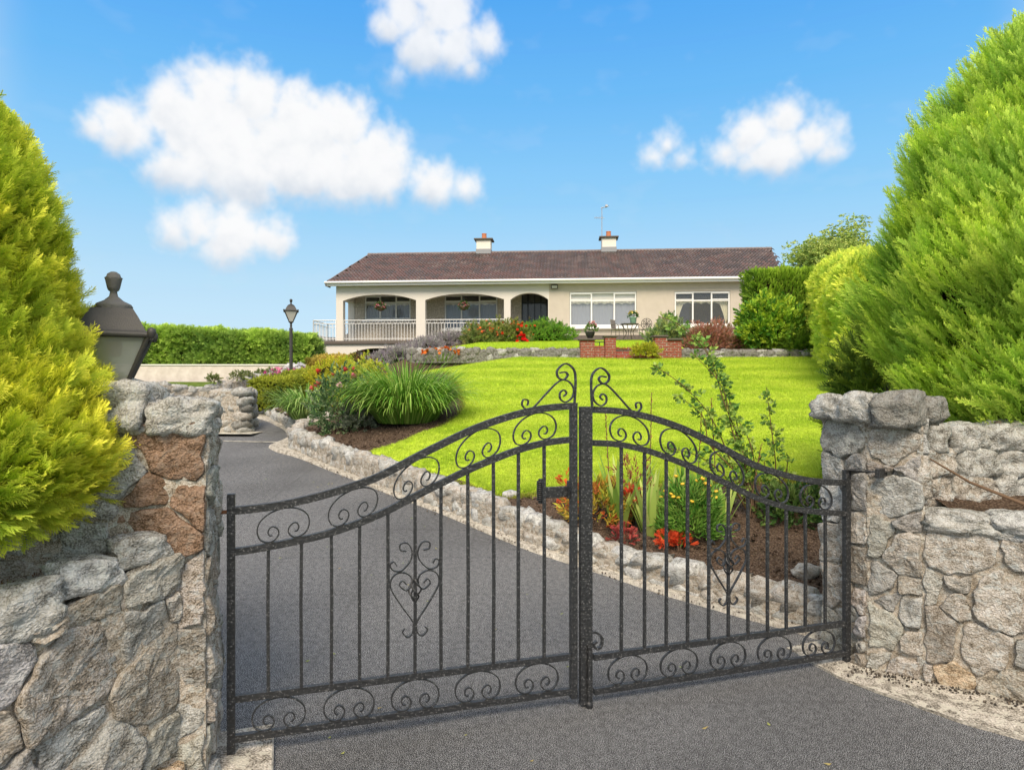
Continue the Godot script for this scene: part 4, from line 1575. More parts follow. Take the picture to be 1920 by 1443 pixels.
	var nrm := Vector3.RIGHT.cross(sd).normalized()
	s = Shape.new()
	s.quad(Vector3(-0.3, 0, 0) + eave, Vector3(0.32, 0, 0) + ridge, Vector3(18.95, 0, 0) + ridge, Vector3(18.2, 0, 0) + eave)
	s.quad(Vector3(18.2, 0, 0) + rear, Vector3(18.95, 0, 0) + ridge, Vector3(0.32, 0, 0) + ridge, Vector3(-0.3, 0, 0) + rear)
	var roof := part("roof", s.mesh(), M.slab, t)
	s = Shape.new()
	var n := 12
	for k in n:
		var f0 := float(k) / n
		var f1 := float(k + 1) / n
		var z0 := 0.03 * (1.0 - cos(f0 * TAU * 2.0)) 
		var z1 := 0.03 * (1.0 - cos(f1 * TAU * 2.0))
		var a := Vector3((f0 - 0.5) * 0.302, 0, z0 + 0.02)
		var b := Vector3((f1 - 0.5) * 0.302, 0, z1 + 0.02)
		s.quad(a, a + Vector3(0, 0.31, -0.03), b + Vector3(0, 0.31, -0.03), b)
		s.quad(a - Vector3(0, 0, 0.035), a, b, b - Vector3(0, 0, 0.035))
	var tile := s.mesh()
	var bas := Basis(Vector3.RIGHT, sd, nrm)
	var rows := 16
	var pitch := sl / rows
	var many := []
	var tones := []
	var shades := [Color(0.105, 0.08, 0.075), Color(0.095, 0.076, 0.073), Color(0.115, 0.084, 0.078), Color(0.13, 0.083, 0.075), Color(0.09, 0.073, 0.07), Color(0.145, 0.11, 0.1)]
	var built := 0
	var tms := []
	for c in shades:
		var m := mat("tile_%d" % tms.size(), c.r * 1.25, c.g * 1.2, c.b * 1.2, 0.55, {"spec": 0.45})
		m.resource_name = "roof_tile"
		tms.append(m)
	for r in rows:
		var f := float(r) / rows
		var x0 := lerpf(-0.34, 0.3, f)
		var x1 := lerpf(18.24, 18.98, f)
		var x := ceilf((x0 + (0.15 if r % 2 else 0.0)) / 0.3) * 0.3 - (0.15 if r % 2 else 0.0)
		while x < x1 - 0.1:
			var p := Vector3(x + 0.15, 0, 0) + eave + sd * (r * pitch) + nrm * 0.012
			var reddish := clampf(0.9 - absf(x - 2.5) * 0.12, 0, 1)
			var w := rng.randi() % 6 if rng.randf() > reddish * 0.6 else 3
			var xf := Transform3D(bas * Basis.from_euler(Vector3(rf(-0.012, 0.012), 0, rf(-0.008, 0.008))), p + nrm * rf(0.0, 0.006))
			if built < 300:
				var o := part("roof_tile", tile, tms[w], roof)
				o.transform = xf
				built += 1
			else:
				many.append(xf)
				tones.append(shades[w] * rf(1.0, 1.4))
			x += 0.3
	scatter("roof_tiles", tile, M.roof_tile, many, tones, roof)
	var u := 0.3
	s = Shape.new()
	u = 0.3
	while u < 18.95:
		var w := minf(0.46, 19.0 - u)
		s.tube([Vector3(u, ridge.y - 0.02, ridge.z), Vector3(u + w * 0.99, ridge.y - 0.02 + rf(-0.004, 0.004), ridge.z)], [0.112, 0.105], 10)
		u += 0.45
	part("ridge_tiles", s.mesh(), M.ridge, roof)
	s = Shape.new()
	s.box(Vector3(8.95, 2.37, 0.33), Vector3(18.6, 0.16, 0.03), Basis(), 0.004)
	part("fascia", s.mesh(), M.white_paint, roof)
	s = Shape.new()
	s.tube([Vector3(-0.36, 2.42, 0.395), Vector3(18.26, 2.42, 0.395)], [0.055, 0.055], 10)
	part("gutter", s.mesh(), M.white_paint, roof)
	s = Shape.new()
	s.box(Vector3(8.95, 2.335, 0.15), Vector3(18.56, 0.03, 0.34))
	part("soffit", s.mesh(), M.soffit, roof)
	s = Shape.new()
	s.box(Vector3(-0.32, 2.37, 0.1), Vector3(0.04, 0.18, 0.56))
	for q in [[-0.3, 0.32, eave], [-0.3, 0.32, rear], [18.22, 18.96, eave], [18.22, 18.96, rear]]:
		var a: Vector3 = Vector3(q[0], -0.02, 0) + q[2]
		var b: Vector3 = Vector3(q[1], -0.02, 0) + ridge
		s.bar([a, (a + b) * 0.5, b], 0.09, 0.05, Vector3.RIGHT)
	part("verge_board", s.mesh(), M.ridge, roof)

	# chimneys
	for x in [5.86, 11.65]:
		s = Shape.new()
		s.box(Vector3(x, 4.4, -3.7), Vector3(0.66, 1.0, 0.6), Basis(), 0.01)
		part("chimney", s.mesh(), M.chimney_render, roof)
		s = Shape.new()
		s.box(Vector3(x, 4.93, -3.7), Vector3(0.88, 0.07, 0.8), Basis(), 0.015)
		part("chimney_cap", s.mesh(), M.slab, t)
		s = Shape.new()
		s.lathe([[0.13, 4.96], [0.12, 5.0], [0.105, 5.2], [0.12, 5.21], [0.12, 5.24], [0.09, 5.24], [0.085, 5.0]], 14, Vector3(x, 0, -3.7))
		part("chimney_pot", s.mesh(), M.terracotta, t)
		s = Shape.new()
		s.box(Vector3(x, 4.36, -3.67), Vector3(0.7, 0.22, 0.64))
		part("flashing", s.mesh(), M.lead, t)

	# things fixed to it or hanging in it
	var g := t.transform
	var a := thing("aerial", "tall thin television aerial on a mast at the right chimney", "aerial", g * Vector3(11.33, 4.2, -3.4))
	s = Shape.new()
	s.tube([Vector3.ZERO, Vector3(0, 2.1, 0)], [0.022, 0.018], 6)
	part("mast", s.mesh(), M.aluminium, a)
	s = Shape.new()
	s.tube([Vector3(-0.05, 2.05, 0), Vector3(0.32, 2.14, 0.05)], [0.014, 0.014], 5)
	for k in 5:
		s.tube([Vector3(0.02 + k * 0.07, 2.07 + k * 0.017, -0.14), Vector3(0.02 + k * 0.07, 2.07 + k * 0.017, 0.16)], [0.007, 0.007], 4)
	s.box(Vector3(0.2, 2.15, 0.0), Vector3(0.1, 0.09, 0.2))
	part("antenna_head", s.mesh(), M.aluminium, a)
	s = Shape.new()
	s.tube([Vector3(-0.34, 1.62, 0), Vector3(0.12, 1.6, 0)], [0.01, 0.01], 4)
	for k in 6:
		s.tube([Vector3(-0.32 + k * 0.07, 1.55, 0), Vector3(-0.32 + k * 0.07, 1.68, 0)], [0.006, 0.006], 4)
	part("small_antenna", s.mesh(), M.aluminium, a)

	a = thing("floodlight", "small black floodlight under the eaves beside the right-hand arch", "floodlight", g * Vector3(9.22, 2.19, 0.02), -0.08)
	s = Shape.new()
	s.box(Vector3(0, 0, 0.06), Vector3(0.28, 0.17, 0.1), Basis(Vector3.RIGHT, 0.25), 0.015)
	s.box(Vector3(0, 0.02, 0), Vector3(0.08, 0.06, 0.08))
	part("housing", s.mesh(), M.black_paint, a)
	s = Shape.new()
	s.box(Vector3(0, -0.015, 0.118), Vector3(0.22, 0.11, 0.006), Basis(Vector3.RIGHT, 0.25))
	part("lens", s.mesh(), M.opal_glass, a)

	# balcony railing
	a = thing("balcony_railing", "white metal railing with thin balusters along the porch and round its left end", "railing", g * Vector3(3.0, 0, 0.02), -0.0794)
	var runs := [[Vector3(-3.98, 0, 0), Vector3(-3.0, 0, 0)], [Vector3(-2.7, 0, -0.12), Vector3(0.43, 0, -0.12)], [Vector3(0.82, 0, -0.12), Vector3(4.13, 0, -0.12)], [Vector3(-3.98, 0, 0), Vector3(-3.98, 0, -1.8)], [Vector3(-3.98, 0, -1.8), Vector3(-2.9, 0, -1.8)]]
	s = Shape.new()
	for k in 13:
		s.lathe([[0.011, 0.02], [0.011, 0.74]], 5)
		break
	var bal := s.mesh()
	for rr in runs:
		var p: Vector3 = rr[0]
		var q: Vector3 = rr[1]
		s = Shape.new()
		for y in [0.88, 0.74, 0.1]:
			s.tube([p + Vector3(0, y, 0), q + Vector3(0, y, 0)], [0.02 if y > 0.8 else 0.014, 0.02 if y > 0.8 else 0.014], 6)
		for e in [p, q]:
			s.box(e + Vector3(0, 0.45, 0), Vector3(0.035, 0.9, 0.035))
		var m := int(p.distance_to(q) / 0.26)
		for k in m:
			var c: Vector3 = p.lerp(q, (k + 0.5) / m) + Vector3(0, 0.81, 0)
			var ring := []
			var rad := []
			for j in 11:
				var an := TAU * j / 10.0
				ring.append(c + (q - p).normalized() * cos(an) * 0.065 + Vector3(0, sin(an) * 0.06, 0))
				rad.append(0.006)
			s.tube(ring, rad, 4, false)
		part("rail", s.mesh(), M.white_paint, a)
		m = int(p.distance_to(q) / 0.13)
		for k in range(1, m):
			var o := part("baluster", bal, M.white_paint, a)
			o.position = p.lerp(q, float(k) / m)

	# hanging baskets
	for w in [[1.87, "left"], [5.42, "right"]]:
		a = thing("hanging_basket", "hanging basket of pink and red flowers in the %s porch arch" % ["leftmost" if w[1] == "left" else "middle"], "hanging basket", g * Vector3(w[0], 1.42, -0.15), 0, "hanging baskets in the porch arches")
		s = Shape.new()
		s.lathe([[0.0, -0.16], [0.1, -0.13], [0.16, -0.05], [0.18, 0.02], [0.0, 0.03]], 14)
		part("basket", s.mesh(), M.twig, a)
		s = Shape.new()
		for k in 3:
			var an := k * TAU / 3.0
			s.tube([Vector3(cos(an) * 0.17, 0.02, sin(an) * 0.17), Vector3(0, 0.42, 0)], [0.004, 0.004], 4)
		part("chain", s.mesh(), M.black_paint, a)
		bush_into(a, "foliage", Vector3(0, 0.02, 0), Vector3(0.22, 0.2, 0.22), leaf_mesh(0.07, 0.045), 260, [Color(0.06, 0.12, 0.03), Color(0.1, 0.18, 0.05)], M.leaf, -0.7)
		bush_into(a, "flowers", Vector3(0, 0.05, 0), Vector3(0.22, 0.17, 0.22), flower_mesh(0.035), 60, [Color(0.75, 0.3, 0.38), Color(0.6, 0.05, 0.08), Color(0.85, 0.55, 0.6)], M.petal, -0.4)

	# the lower wing behind the right end
	a = thing("rear_wing", "tiled roof of a rear building showing above the clipped hedge on the right", "building", P(15.2, 3.0, 38.0))
	s = Shape.new()
	s.box(Vector3(0, 1.6, -2.0), Vector3(5.4, 3.4, 5.0))
	part("wall", s.mesh(), M.render, a)
	s = Shape.new()
	s.quad(Vector3(-2.9, 3.3, 0.8), Vector3(-2.9, 5.3, -2.0), Vector3(2.9, 5.3, -2.0), Vector3(2.9, 3.3, 0.8))
	s.quad(Vector3(2.9, 3.3, -4.8), Vector3(2.9, 5.3, -2.0), Vector3(-2.9, 5.3, -2.0), Vector3(-2.9, 3.3, -4.8))
	var rr2 := part("roof", s.mesh(), M.slab, a)
	many = []
	tones = []
	var s2 := (Vector3(0, 5.3, -2.0) - Vector3(0, 3.3, 0.8))
	var b2 := Basis(Vector3.RIGHT, s2.normalized(), Vector3.RIGHT.cross(s2).normalized())
	for r in 10:
		for k in 19:
			many.append(Transform3D(b2, Vector3(-2.75 + k * 0.3, 3.31, 0.82) + s2 * (r / 10.0) + b2.z * 0.015))
			tones.append(shades[rng.randi() % 6] * rf(1.0, 1.4))
	scatter("roof_tiles", tile, M.roof_tile, many, tones, rr2)
	a = thing("overhead_wire", "thin overhead wire crossing the sky right of the roof", "wire", P(17, 9.4, 45))
	s = Shape.new()
	var wp := []
	var wr := []
	for k in 13:
		wp.append(Vector3(-3.0 + k * 0.5, 0.012 * k + 0.004 * (k - 6) * (k - 6), 0))
		wr.append(0.014)
	s.tube(wp, wr, 4)
	part("wire", s.mesh(), M.black_paint, a)


# ---------- brick steps, terrace furniture ----------
func brick_block(t: Node3D, brick: Mesh, x0: float, x1: float, y0: float, y1: float, z: float, deep: float) -> void:
	var rows := int(round((y1 - y0) / 0.075))
	for r in rows:
		var x := x0 + (0.0 if r % 2 else -0.1125)
		while x < x1 - 0.02:
			var a := maxf(x, x0)
			var b := minf(x + 0.215, x1)
			if b - a > 0.03:
				var o := part("brick", brick, M.brick, t)
				o.transform = Transform3D(Basis.from_scale(Vector3((b - a) / 0.215, 1, deep / 0.1)), Vector3((a + b) * 0.5, y0 + r * 0.075 + 0.035, z - deep * 0.5 + rf(-0.004, 0.004)))
			x += 0.225
	var s := Shape.new()
	s.box(Vector3((x0 + x1) * 0.5, (y0 + y1) * 0.5 - 0.005, z - deep * 0.5 - 0.004), Vector3(x1 - x0 - 0.012, y1 - y0 - 0.01, deep - 0.012))
	part("mortar", s.mesh(), M.mortar, t)


func terrace() -> void:
	var s := Shape.new()
	s.box(Vector3.ZERO, Vector3(0.215, 0.065, 0.1), Basis(), 0.006)
	var brick := s.mesh()
	var y0 := lawn_plane(20.3) - 0.05
	# left wall and piers
	var t := thing("brick_wall", "low red brick wall with two piers left of the garden steps, flower pot on it", "wall", P(2.0, y0, 20.25), 0, "brick walls flanking the garden steps")
	brick_block(t, brick, 0.0, 0.42, 0.0, 0.6, 0.0, 0.36)
	brick_block(t, brick, 0.42, 0.72, 0.0, 0.42, -0.06, 0.25)
	brick_block(t, brick, 0.72, 1.04, 0.0, 0.69, 0.03, 0.36)
	s = Shape.new()
	s.box(Vector3(0.2, 0.63, -0.17), Vector3(0.5, 0.05, 0.46), Basis(), 0.01)
	s.box(Vector3(0.88, 0.72, -0.15), Vector3(0.4, 0.05, 0.44), Basis(), 0.01)
	part("coping", s.mesh(), M.slab, t)
	s = Shape.new()
	s.tube([Vector3(0.42, 0.56, -0.17), Vector3(0.72, 0.56, -0.17)], [0.014, 0.014], 6)
	s.tube([Vector3(0.58, 0.42, -0.17), Vector3(0.58, 0.56, -0.17)], [0.012, 0.012], 6)
	part("rail", s.mesh(), M.black_paint, t)
	# right piers
	t = thing("brick_wall", "pair of red brick piers right of the garden steps, partly behind leaves", "wall", P(4.18, y0, 20.25), 0, "brick walls flanking the garden steps")
	brick_block(t, brick, 0.0, 0.36, 0.0, 0.69, 0.03, 0.36)
	brick_block(t, brick, 0.36, 0.78, 0.0, 0.6, 0.0, 0.36)
	s = Shape.new()
	s.box(Vector3(0.16, 0.72, -0.15), Vector3(0.44, 0.05, 0.44), Basis(), 0.01)
	s.box(Vector3(0.59, 0.63, -0.17), Vector3(0.46, 0.05, 0.46), Basis(), 0.01)
	part("coping", s.mesh(), M.slab, t)
	# steps
	t = thing("brick_steps", "short flight of brown brick steps up to the terrace lawn", "steps", P(3.05, y0, 20.15), 0)
	for k in 3:
		brick_block(t, brick, 0.0, 1.13, k * 0.14, k * 0.14 + 0.15, -k * 0.3, 0.3)

	# pots
	var a := thing("flower_pot", "black bowl pot of pink geraniums on the left brick pier", "flower pot", P(2.3, y0 + 0.66, 20.42))
	s = Shape.new()
	s.lathe([[0.0, 0.0], [0.07, 0.0], [0.13, 0.12], [0.15, 0.2], [0.13, 0.2], [0.0, 0.17]], 14)
	part("pot", s.mesh(), M.pot_black, a)
	bush_into(a, "foliage", Vector3(0.03, 0.25, 0), Vector3(0.17, 0.14, 0.15), leaf_mesh(0.07, 0.06), 120, [Color(0.1, 0.18, 0.04), Color(0.16, 0.26, 0.06)], M.leaf, -0.3)
	bush_into(a, "flowers", Vector3(0.07, 0.42, 0), Vector3(0.13, 0.09, 0.1), flower_mesh(0.035), 26, [Color(0.8, 0.35, 0.38), Color(0.85, 0.5, 0.5)], M.petal, -0.5)

	var fy := upper_plane(27.0) + 0.04
	var small := Vector3.ONE * 0.78
	a = thing("garden_table", "small dark metal table with curved legs below the wide front window", "table", P(4.45, fy, 26.2))
	a.scale = small
	s = Shape.new()
	s.lathe([[0.0, 0.7], [0.44, 0.7], [0.45, 0.715], [0.44, 0.73], [0.0, 0.73]], 24)
	part("table_top", s.mesh(), M.chair_metal, a)
	for k in 4:
		var an := k * PI / 2 + 0.5
		var d := Vector3(cos(an), 0, sin(an))
		s = Shape.new()
		var pp := spline([d * 0.4 + Vector3(0, 0.7, 0), d * 0.27 + Vector3(0, 0.5, 0), d * 0.17 + Vector3(0, 0.33, 0), d * 0.22 + Vector3(0, 0.15, 0), d * 0.34], 4)
		var r := []
		r.resize(pp.size())
		r.fill(0.02)
		s.tube(pp, r, 6)
		part("leg", s.mesh(), M.chair_metal, a)
	a = thing("flower_pot", "tall pale green pot with yellow flowers standing on the garden table", "flower pot", P(4.58, fy + 0.57, 26.2))
	a.scale = small
	s = Shape.new()
	s.lathe([[0.0, 0.0], [0.13, 0.0], [0.16, 0.26], [0.19, 0.27], [0.19, 0.32], [0.0, 0.3]], 14)
	part("pot", s.mesh(), M.pot_green, a)
	bush_into(a, "foliage", Vector3(0, 0.4, 0), Vector3(0.22, 0.15, 0.2), leaf_mesh(0.09, 0.06), 140, [Color(0.05, 0.12, 0.03), Color(0.1, 0.2, 0.04)], M.leaf, -0.4)
	bush_into(a, "flowers", Vector3(0.0, 0.5, 0), Vector3(0.2, 0.12, 0.18), flower_mesh(0.04), 40, [Color(0.75, 0.6, 0.1), Color(0.8, 0.7, 0.3)], M.petal, -0.2)
	for c in [[3.98, 0.9, "garden chair with a square fabric back left of the metal table", true], [5.02, -0.5, "ornate round-backed metal garden chair right of the table", false]]:
		a = thing("garden_chair", c[2], "chair", P(c[0], fy, 26.15), c[1], "garden chairs by the table")
		a.scale = small
		var m: Material = M.chair_metal
		for k in 4:
			var lx := 0.2 if k % 2 else -0.2
			var lz := 0.2 if k > 1 else -0.2
			s = Shape.new()
			s.tube([Vector3(lx, 0.44, lz), Vector3(lx * 1.15, 0, lz * 1.2)], [0.016, 0.014], 6)
			part("leg", s.mesh(), m, a)
		s = Shape.new()
		s.box(Vector3(0, 0.45, 0), Vector3(0.46, 0.03, 0.46), Basis(), 0.01)
		part("seat", s.mesh(), M.chair_fabric if c[3] else m, a)
		s = Shape.new()
		if c[3]:
			s.box(Vector3(0, 0.72, -0.24), Vector3(0.44, 0.44, 0.03), Basis(Vector3.RIGHT, -0.15), 0.01)
			part("backrest", s.mesh(), M.chair_fabric, a)
		else:
			for q in [0.27, 0.18, 0.09]:
				var ring := []
				var rad := []
				for j in 17:
					var an := TAU * j / 16.0
					ring.append(Vector3(cos(an) * q, 0.74 + sin(an) * q, -0.24))
					rad.append(0.016)
				s.tube(ring, rad, 5)
			for j in 8:
				var an := TAU * j / 8.0
				s.tube([Vector3(0, 0.74, -0.24), Vector3(cos(an) * 0.26, 0.74 + sin(an) * 0.26, -0.24)], [0.014, 0.014], 5)
			part("backrest", s.mesh(), m, a)
		for sg in [-1.0, 1.0]:
			s = Shape.new()
			var pp := spline([Vector3(sg * 0.23, 0.66, -0.22), Vector3(sg * 0.27, 0.68, 0.05), Vector3(sg * 0.26, 0.62, 0.2), Vector3(sg * 0.23, 0.44, 0.18)], 4)
			var r := []
			r.resize(pp.size())
			r.fill(0.015)
			s.tube(pp, r, 5)
			part("armrest", s.mesh(), m, a)


# ---------- plants ----------
# one leaf along y from the origin, folded along its middle
func leaf_mesh(l: float, w: float) -> ArrayMesh:
	var s := Shape.new()
	var a := Vector3.ZERO
	var m1 := Vector3(0, l * 0.45, -0.06 * l)
	var t := Vector3(0, l, -0.16 * l)
	var r := Vector3(w * 0.5, l * 0.42, 0.05 * l)
	var q := Vector3(-w * 0.5, l * 0.42, 0.05 * l)
	s.flat3(a, m1, r)
	s.flat3(m1, t, r)
	s.flat3(a, q, m1)
	s.flat3(m1, q, t)
	return s.mesh()


# a twig end with several leaves
func sprig_mesh(l: float, w: float, n: int, spread := 0.9) -> ArrayMesh:
	var s := Shape.new()
	var len_ := l * 1.6
	for k in n:
		var f := float(k) / maxi(1, n - 1)
		var an := k * 2.4
		var b := Basis(Vector3.UP, an) * Basis(Vector3.RIGHT, spread * (1.1 - 0.75 * f) + rf(-0.15, 0.15))
		var o := Vector3(0, len_ * f * 0.8, 0)
		var sc := l * rf(0.8, 1.15)
		var a := o
		var m1 := o + b * Vector3(0, sc * 0.45, -0.06 * sc)
		var t := o + b * Vector3(0, sc, -0.18 * sc)
		var r := o + b * Vector3(w * 0.5, sc * 0.42, 0.05 * sc)
		var q := o + b * Vector3(-w * 0.5, sc * 0.42, 0.05 * sc)
		s.col = Color(1, 1, 1) * rf(0.8, 1.15)
		s.flat3(a, m1, r)
		s.flat3(m1, t, r)
		s.flat3(a, q, m1)
		s.flat3(m1, q, t)
	return s.mesh()


func flower_mesh(r: float, petals := 6, layers := 2) -> ArrayMesh:
	var s := Shape.new()
	for l in layers:
		for k in petals:
			var an := TAU * (k + 0.5 * l) / petals
			var d := Vector3(cos(an), 0, sin(an))
			var e := Vector3(-sin(an), 0, cos(an))
			var up := r * (0.25 + 0.5 * l)
			var rr := r * (1.0 - 0.3 * l)
			s.col = Color(1, 1, 1) * (1.0 - 0.12 * (k % 2))
			s.flat3(Vector3.ZERO, d * rr * 0.6 - e * rr * 0.42 + Vector3(0, up * 0.8, 0), d * rr + Vector3(0, up, 0))
			s.flat3(Vector3.ZERO, d * rr + Vector3(0, up, 0), d * rr * 0.6 + e * rr * 0.42 + Vector3(0, up * 0.8, 0))
	return s.mesh()


# feathery evergreen spray: a stem with side shoots that carry short shoots of their own
func spray_mesh(l: float, pairs: int, side: float, sub: int, w: float, c0: Color, c1: Color, ang: float, droop: float, spread3d: float) -> ArrayMesh:
	var s := Shape.new()
	var spine := func(t: float) -> Vector3: return Vector3(0.03 * l * sin(t * 5.0), l * t, -droop * l * t * t)
	var shoot := func(a: Vector3, b: Vector3, wd: float, ca: Color, cb: Color) -> void:
		var d := (b - a).normalized()
		var n := d.cross(Vector3(0.2, 0.1, 1).normalized()).normalized() * wd * 0.5
		s.col = ca
		var i0 := s.vert(a - n)
		var i1 := s.vert(a + n)
		s.col = cb
		var i2 := s.vert(b)
		s.tri(i0, i2, i1)
	for k in 4:
		shoot.call(spine.call(k / 4.0), spine.call((k + 1.25) / 4.0 if k < 3 else 1.0), w * (1.5 - 0.25 * k), c0.lerp(c1, k * 0.2), c0.lerp(c1, 0.3 + k * 0.2))
	for k in pairs * 2:
		var t := 0.08 + 0.86 * k / (pairs * 2.0)
		var sg := 1.0 if k % 2 else -1.0
		var o: Vector3 = spine.call(t)
		var len_ := side * sin(PI * clampf(0.24 + 0.72 * t, 0, 1)) * rf(0.75, 1.2)
		var dir := Vector3(sin(ang) * sg, cos(ang), rf(-spread3d, spread3d)).normalized()
		var tip := o + dir * len_ + Vector3(0, 0.12 * len_, -droop * len_ * 0.4)
		var ca := c0.lerp(c1, t * 0.5)
		var cb := c0.lerp(c1, clampf(0.45 + t * 0.55, 0, 1))
		shoot.call(o, tip, w * 1.1, ca, cb)
		for j in sub:
			var f := 0.18 + 0.74 * j / float(sub)
			var sj := 1.0 if j % 2 else -1.0
			var p := o.lerp(tip, f)
			var dd := (dir.rotated(Vector3.BACK, 0.62 * sj) + Vector3(0, 0.15, rf(-0.3, 0.3) * (0.4 + spread3d))).normalized()
			shoot.call(p, p + dd * len_ * (0.42 - 0.2 * f) * rf(0.8, 1.25), w * 0.95, ca.lerp(cb, f), ca.lerp(cb, clampf(f + 0.35, 0, 1)))
	return s.mesh()


func up_basis(dir: Vector3, roll: float) -> Basis:
	var y := dir.normalized()
	var x := y.cross(Vector3.UP if absf(y.y) < 0.95 else Vector3.RIGHT).normalized()
	return Basis(y, roll) * Basis(x, y, x.cross(y))


func pick(cols: Array) -> Color:
	var a: Color = cols[rng.randi() % cols.size()]
	var b: Color = cols[rng.randi() % cols.size()]
	return a.lerp(b, rng.randf()) * rf(0.8, 1.2)


# leaves through the outer part of a rounded mass
func bush_into(parent: Node, called: String, c: Vector3, r: Vector3, mesh: Mesh, n: int, cols: Array, m: Material, low := -0.2, power := 2.0, deep := 0.35, lumps := 0.25, upward := 0.5, smin := 0.75, smax := 1.25) -> void:
	var xf := []
	var cs := []
	var off := Vector3(rf(0, 999), rf(0, 999), rf(0, 999))
	while xf.size() < n:
		var d := Vector3(rng.randfn(), rng.randfn(), rng.randfn()).normalized()
		if d.y < low:
			continue
		var g := pow(pow(absf(d.x), power) + pow(absf(d.y), power) + pow(absf(d.z), power), -1.0 / power)
		var f := 1.0 - deep * rng.randf() * rng.randf()
		f *= 1.0 + lumps * (lump.get_noise_3dv(d * 170.0 + off) + 0.5 * lump.get_noise_3dv(d * 420.0 + off))
		var p := d * g * f * r
		var nn := (d / r).normalized()
		var dir := (nn * 0.8 + Vector3.UP * upward + Vector3(rng.randfn(), rng.randfn(), rng.randfn()) * 0.45).normalized()
		var s := rf(smin, smax)
		xf.append(Transform3D(up_basis(dir, rf(0, TAU)) * Basis.from_scale(Vector3(s, s, s)), c + p))
		cs.append(pick(cols))
	scatter(called, mesh, m, xf, cs, parent)


func stems_into(parent: Node, c: Vector3, h: float, spread: float, n: int, r := 0.012, key := "twig") -> void:
	var s := Shape.new()
	for k in n:
		var an := rf(0, TAU)
		var d := Vector3(cos(an), 0, sin(an)) * rf(0.2, 1.0) * spread
		s.tube([c + d * 0.1 - Vector3(0, 0.05, 0), c + d * 0.5 + Vector3(0, h * 0.55, 0), c + d + Vector3(0, h, 0)], [r, r * 0.75, r * 0.3], 5, false)
	part("stem", s.mesh(), M[key], parent)


func bush(called: String, label: String, cat: String, at: Vector3, r: Vector3, mesh: Mesh, n: int, cols: Array, o := {}) -> Node3D:
	var t := thing(called, label, cat, at, 0, o.get("group", ""))
	bush_into(t, "foliage", Vector3(0, r.y * o.get("lift", 0.25), 0), r, mesh, n, cols, o.get("mat", M.leaf), o.get("low", -0.3), o.get("power", 2.0), o.get("deep", 0.45), o.get("lumps", 0.28), o.get("upward", 0.5))
	stems_into(t, Vector3.ZERO, r.y * 0.9, minf(r.x, r.z) * 0.6, o.get("stems", 7))
	if o.get("core", true):
		# solid dark hull added inside, blocking light and standing for inner shade
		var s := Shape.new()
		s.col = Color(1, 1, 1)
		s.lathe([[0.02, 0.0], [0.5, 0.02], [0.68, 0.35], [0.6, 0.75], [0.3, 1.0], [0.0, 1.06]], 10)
		var k := part("shade_hull", s.mesh(), M.shade_core, t)
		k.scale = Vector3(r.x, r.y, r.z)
	return t


# arching strap leaves from one crown
func strap_clump(called: String, label: String, cat: String, at: Vector3, n: int, l: float, w: float, r0: float, t0: float, t1: float, bend: float, cols: Array, group := "") -> Node3D:
	var t := thing(called, label, cat, at, 0, group)
	straps(t, "leaves", Vector3.ZERO, n, l, w, r0, t0, t1, bend, cols)
	return t


func straps(t: Node, called: String, c: Vector3, n: int, l: float, w: float, r0: float, t0: float, t1: float, bend: float, cols: Array) -> void:
	var s := Shape.new()
	for k in n:
		var an := rf(0, TAU)
		var d := Vector3(cos(an), 0, sin(an))
		var e := Vector3(-sin(an), 0, cos(an))
		var rr := sqrt(rng.randf())
		var p := c + d * r0 * rr + Vector3(0, -0.04, 0)
		var th := lerpf(t0, t1, rr * 0.65 + 0.35 * rng.randf())
		var ll := l * rf(0.45, 1.1)
		var bd := bend * rf(0.35, 1.7)
		var ww := w * rf(0.75, 1.2)
		var tw := rf(-0.5, 0.5)
		var col := pick(cols)
		var seg := 8
		var prev := -1
		for j in seg + 1:
			var f := float(j) / seg
			var wd := ww * (0.75 + 0.5 * f) * (1.0 - pow(f, 3.0)) + 0.0008
			var ee := (e + Vector3.UP * tw * f * 0.6).normalized()
			s.col = col * lerpf(0.72, 1.1, f)
			var a := s.vert(p - ee * wd * 0.5)
			s.vert(p + ee * wd * 0.5)
			if prev >= 0:
				s.tri(prev, a, a + 1)
				s.tri(prev, a + 1, prev + 1)
			prev = a
			var ang := th + bd * f * f
			p += (d * sin(ang) + Vector3.UP * cos(ang)) * ll / seg
	var o := part(called, s.mesh(), M.leaf, t)
	o.set_meta("kind", "stuff")


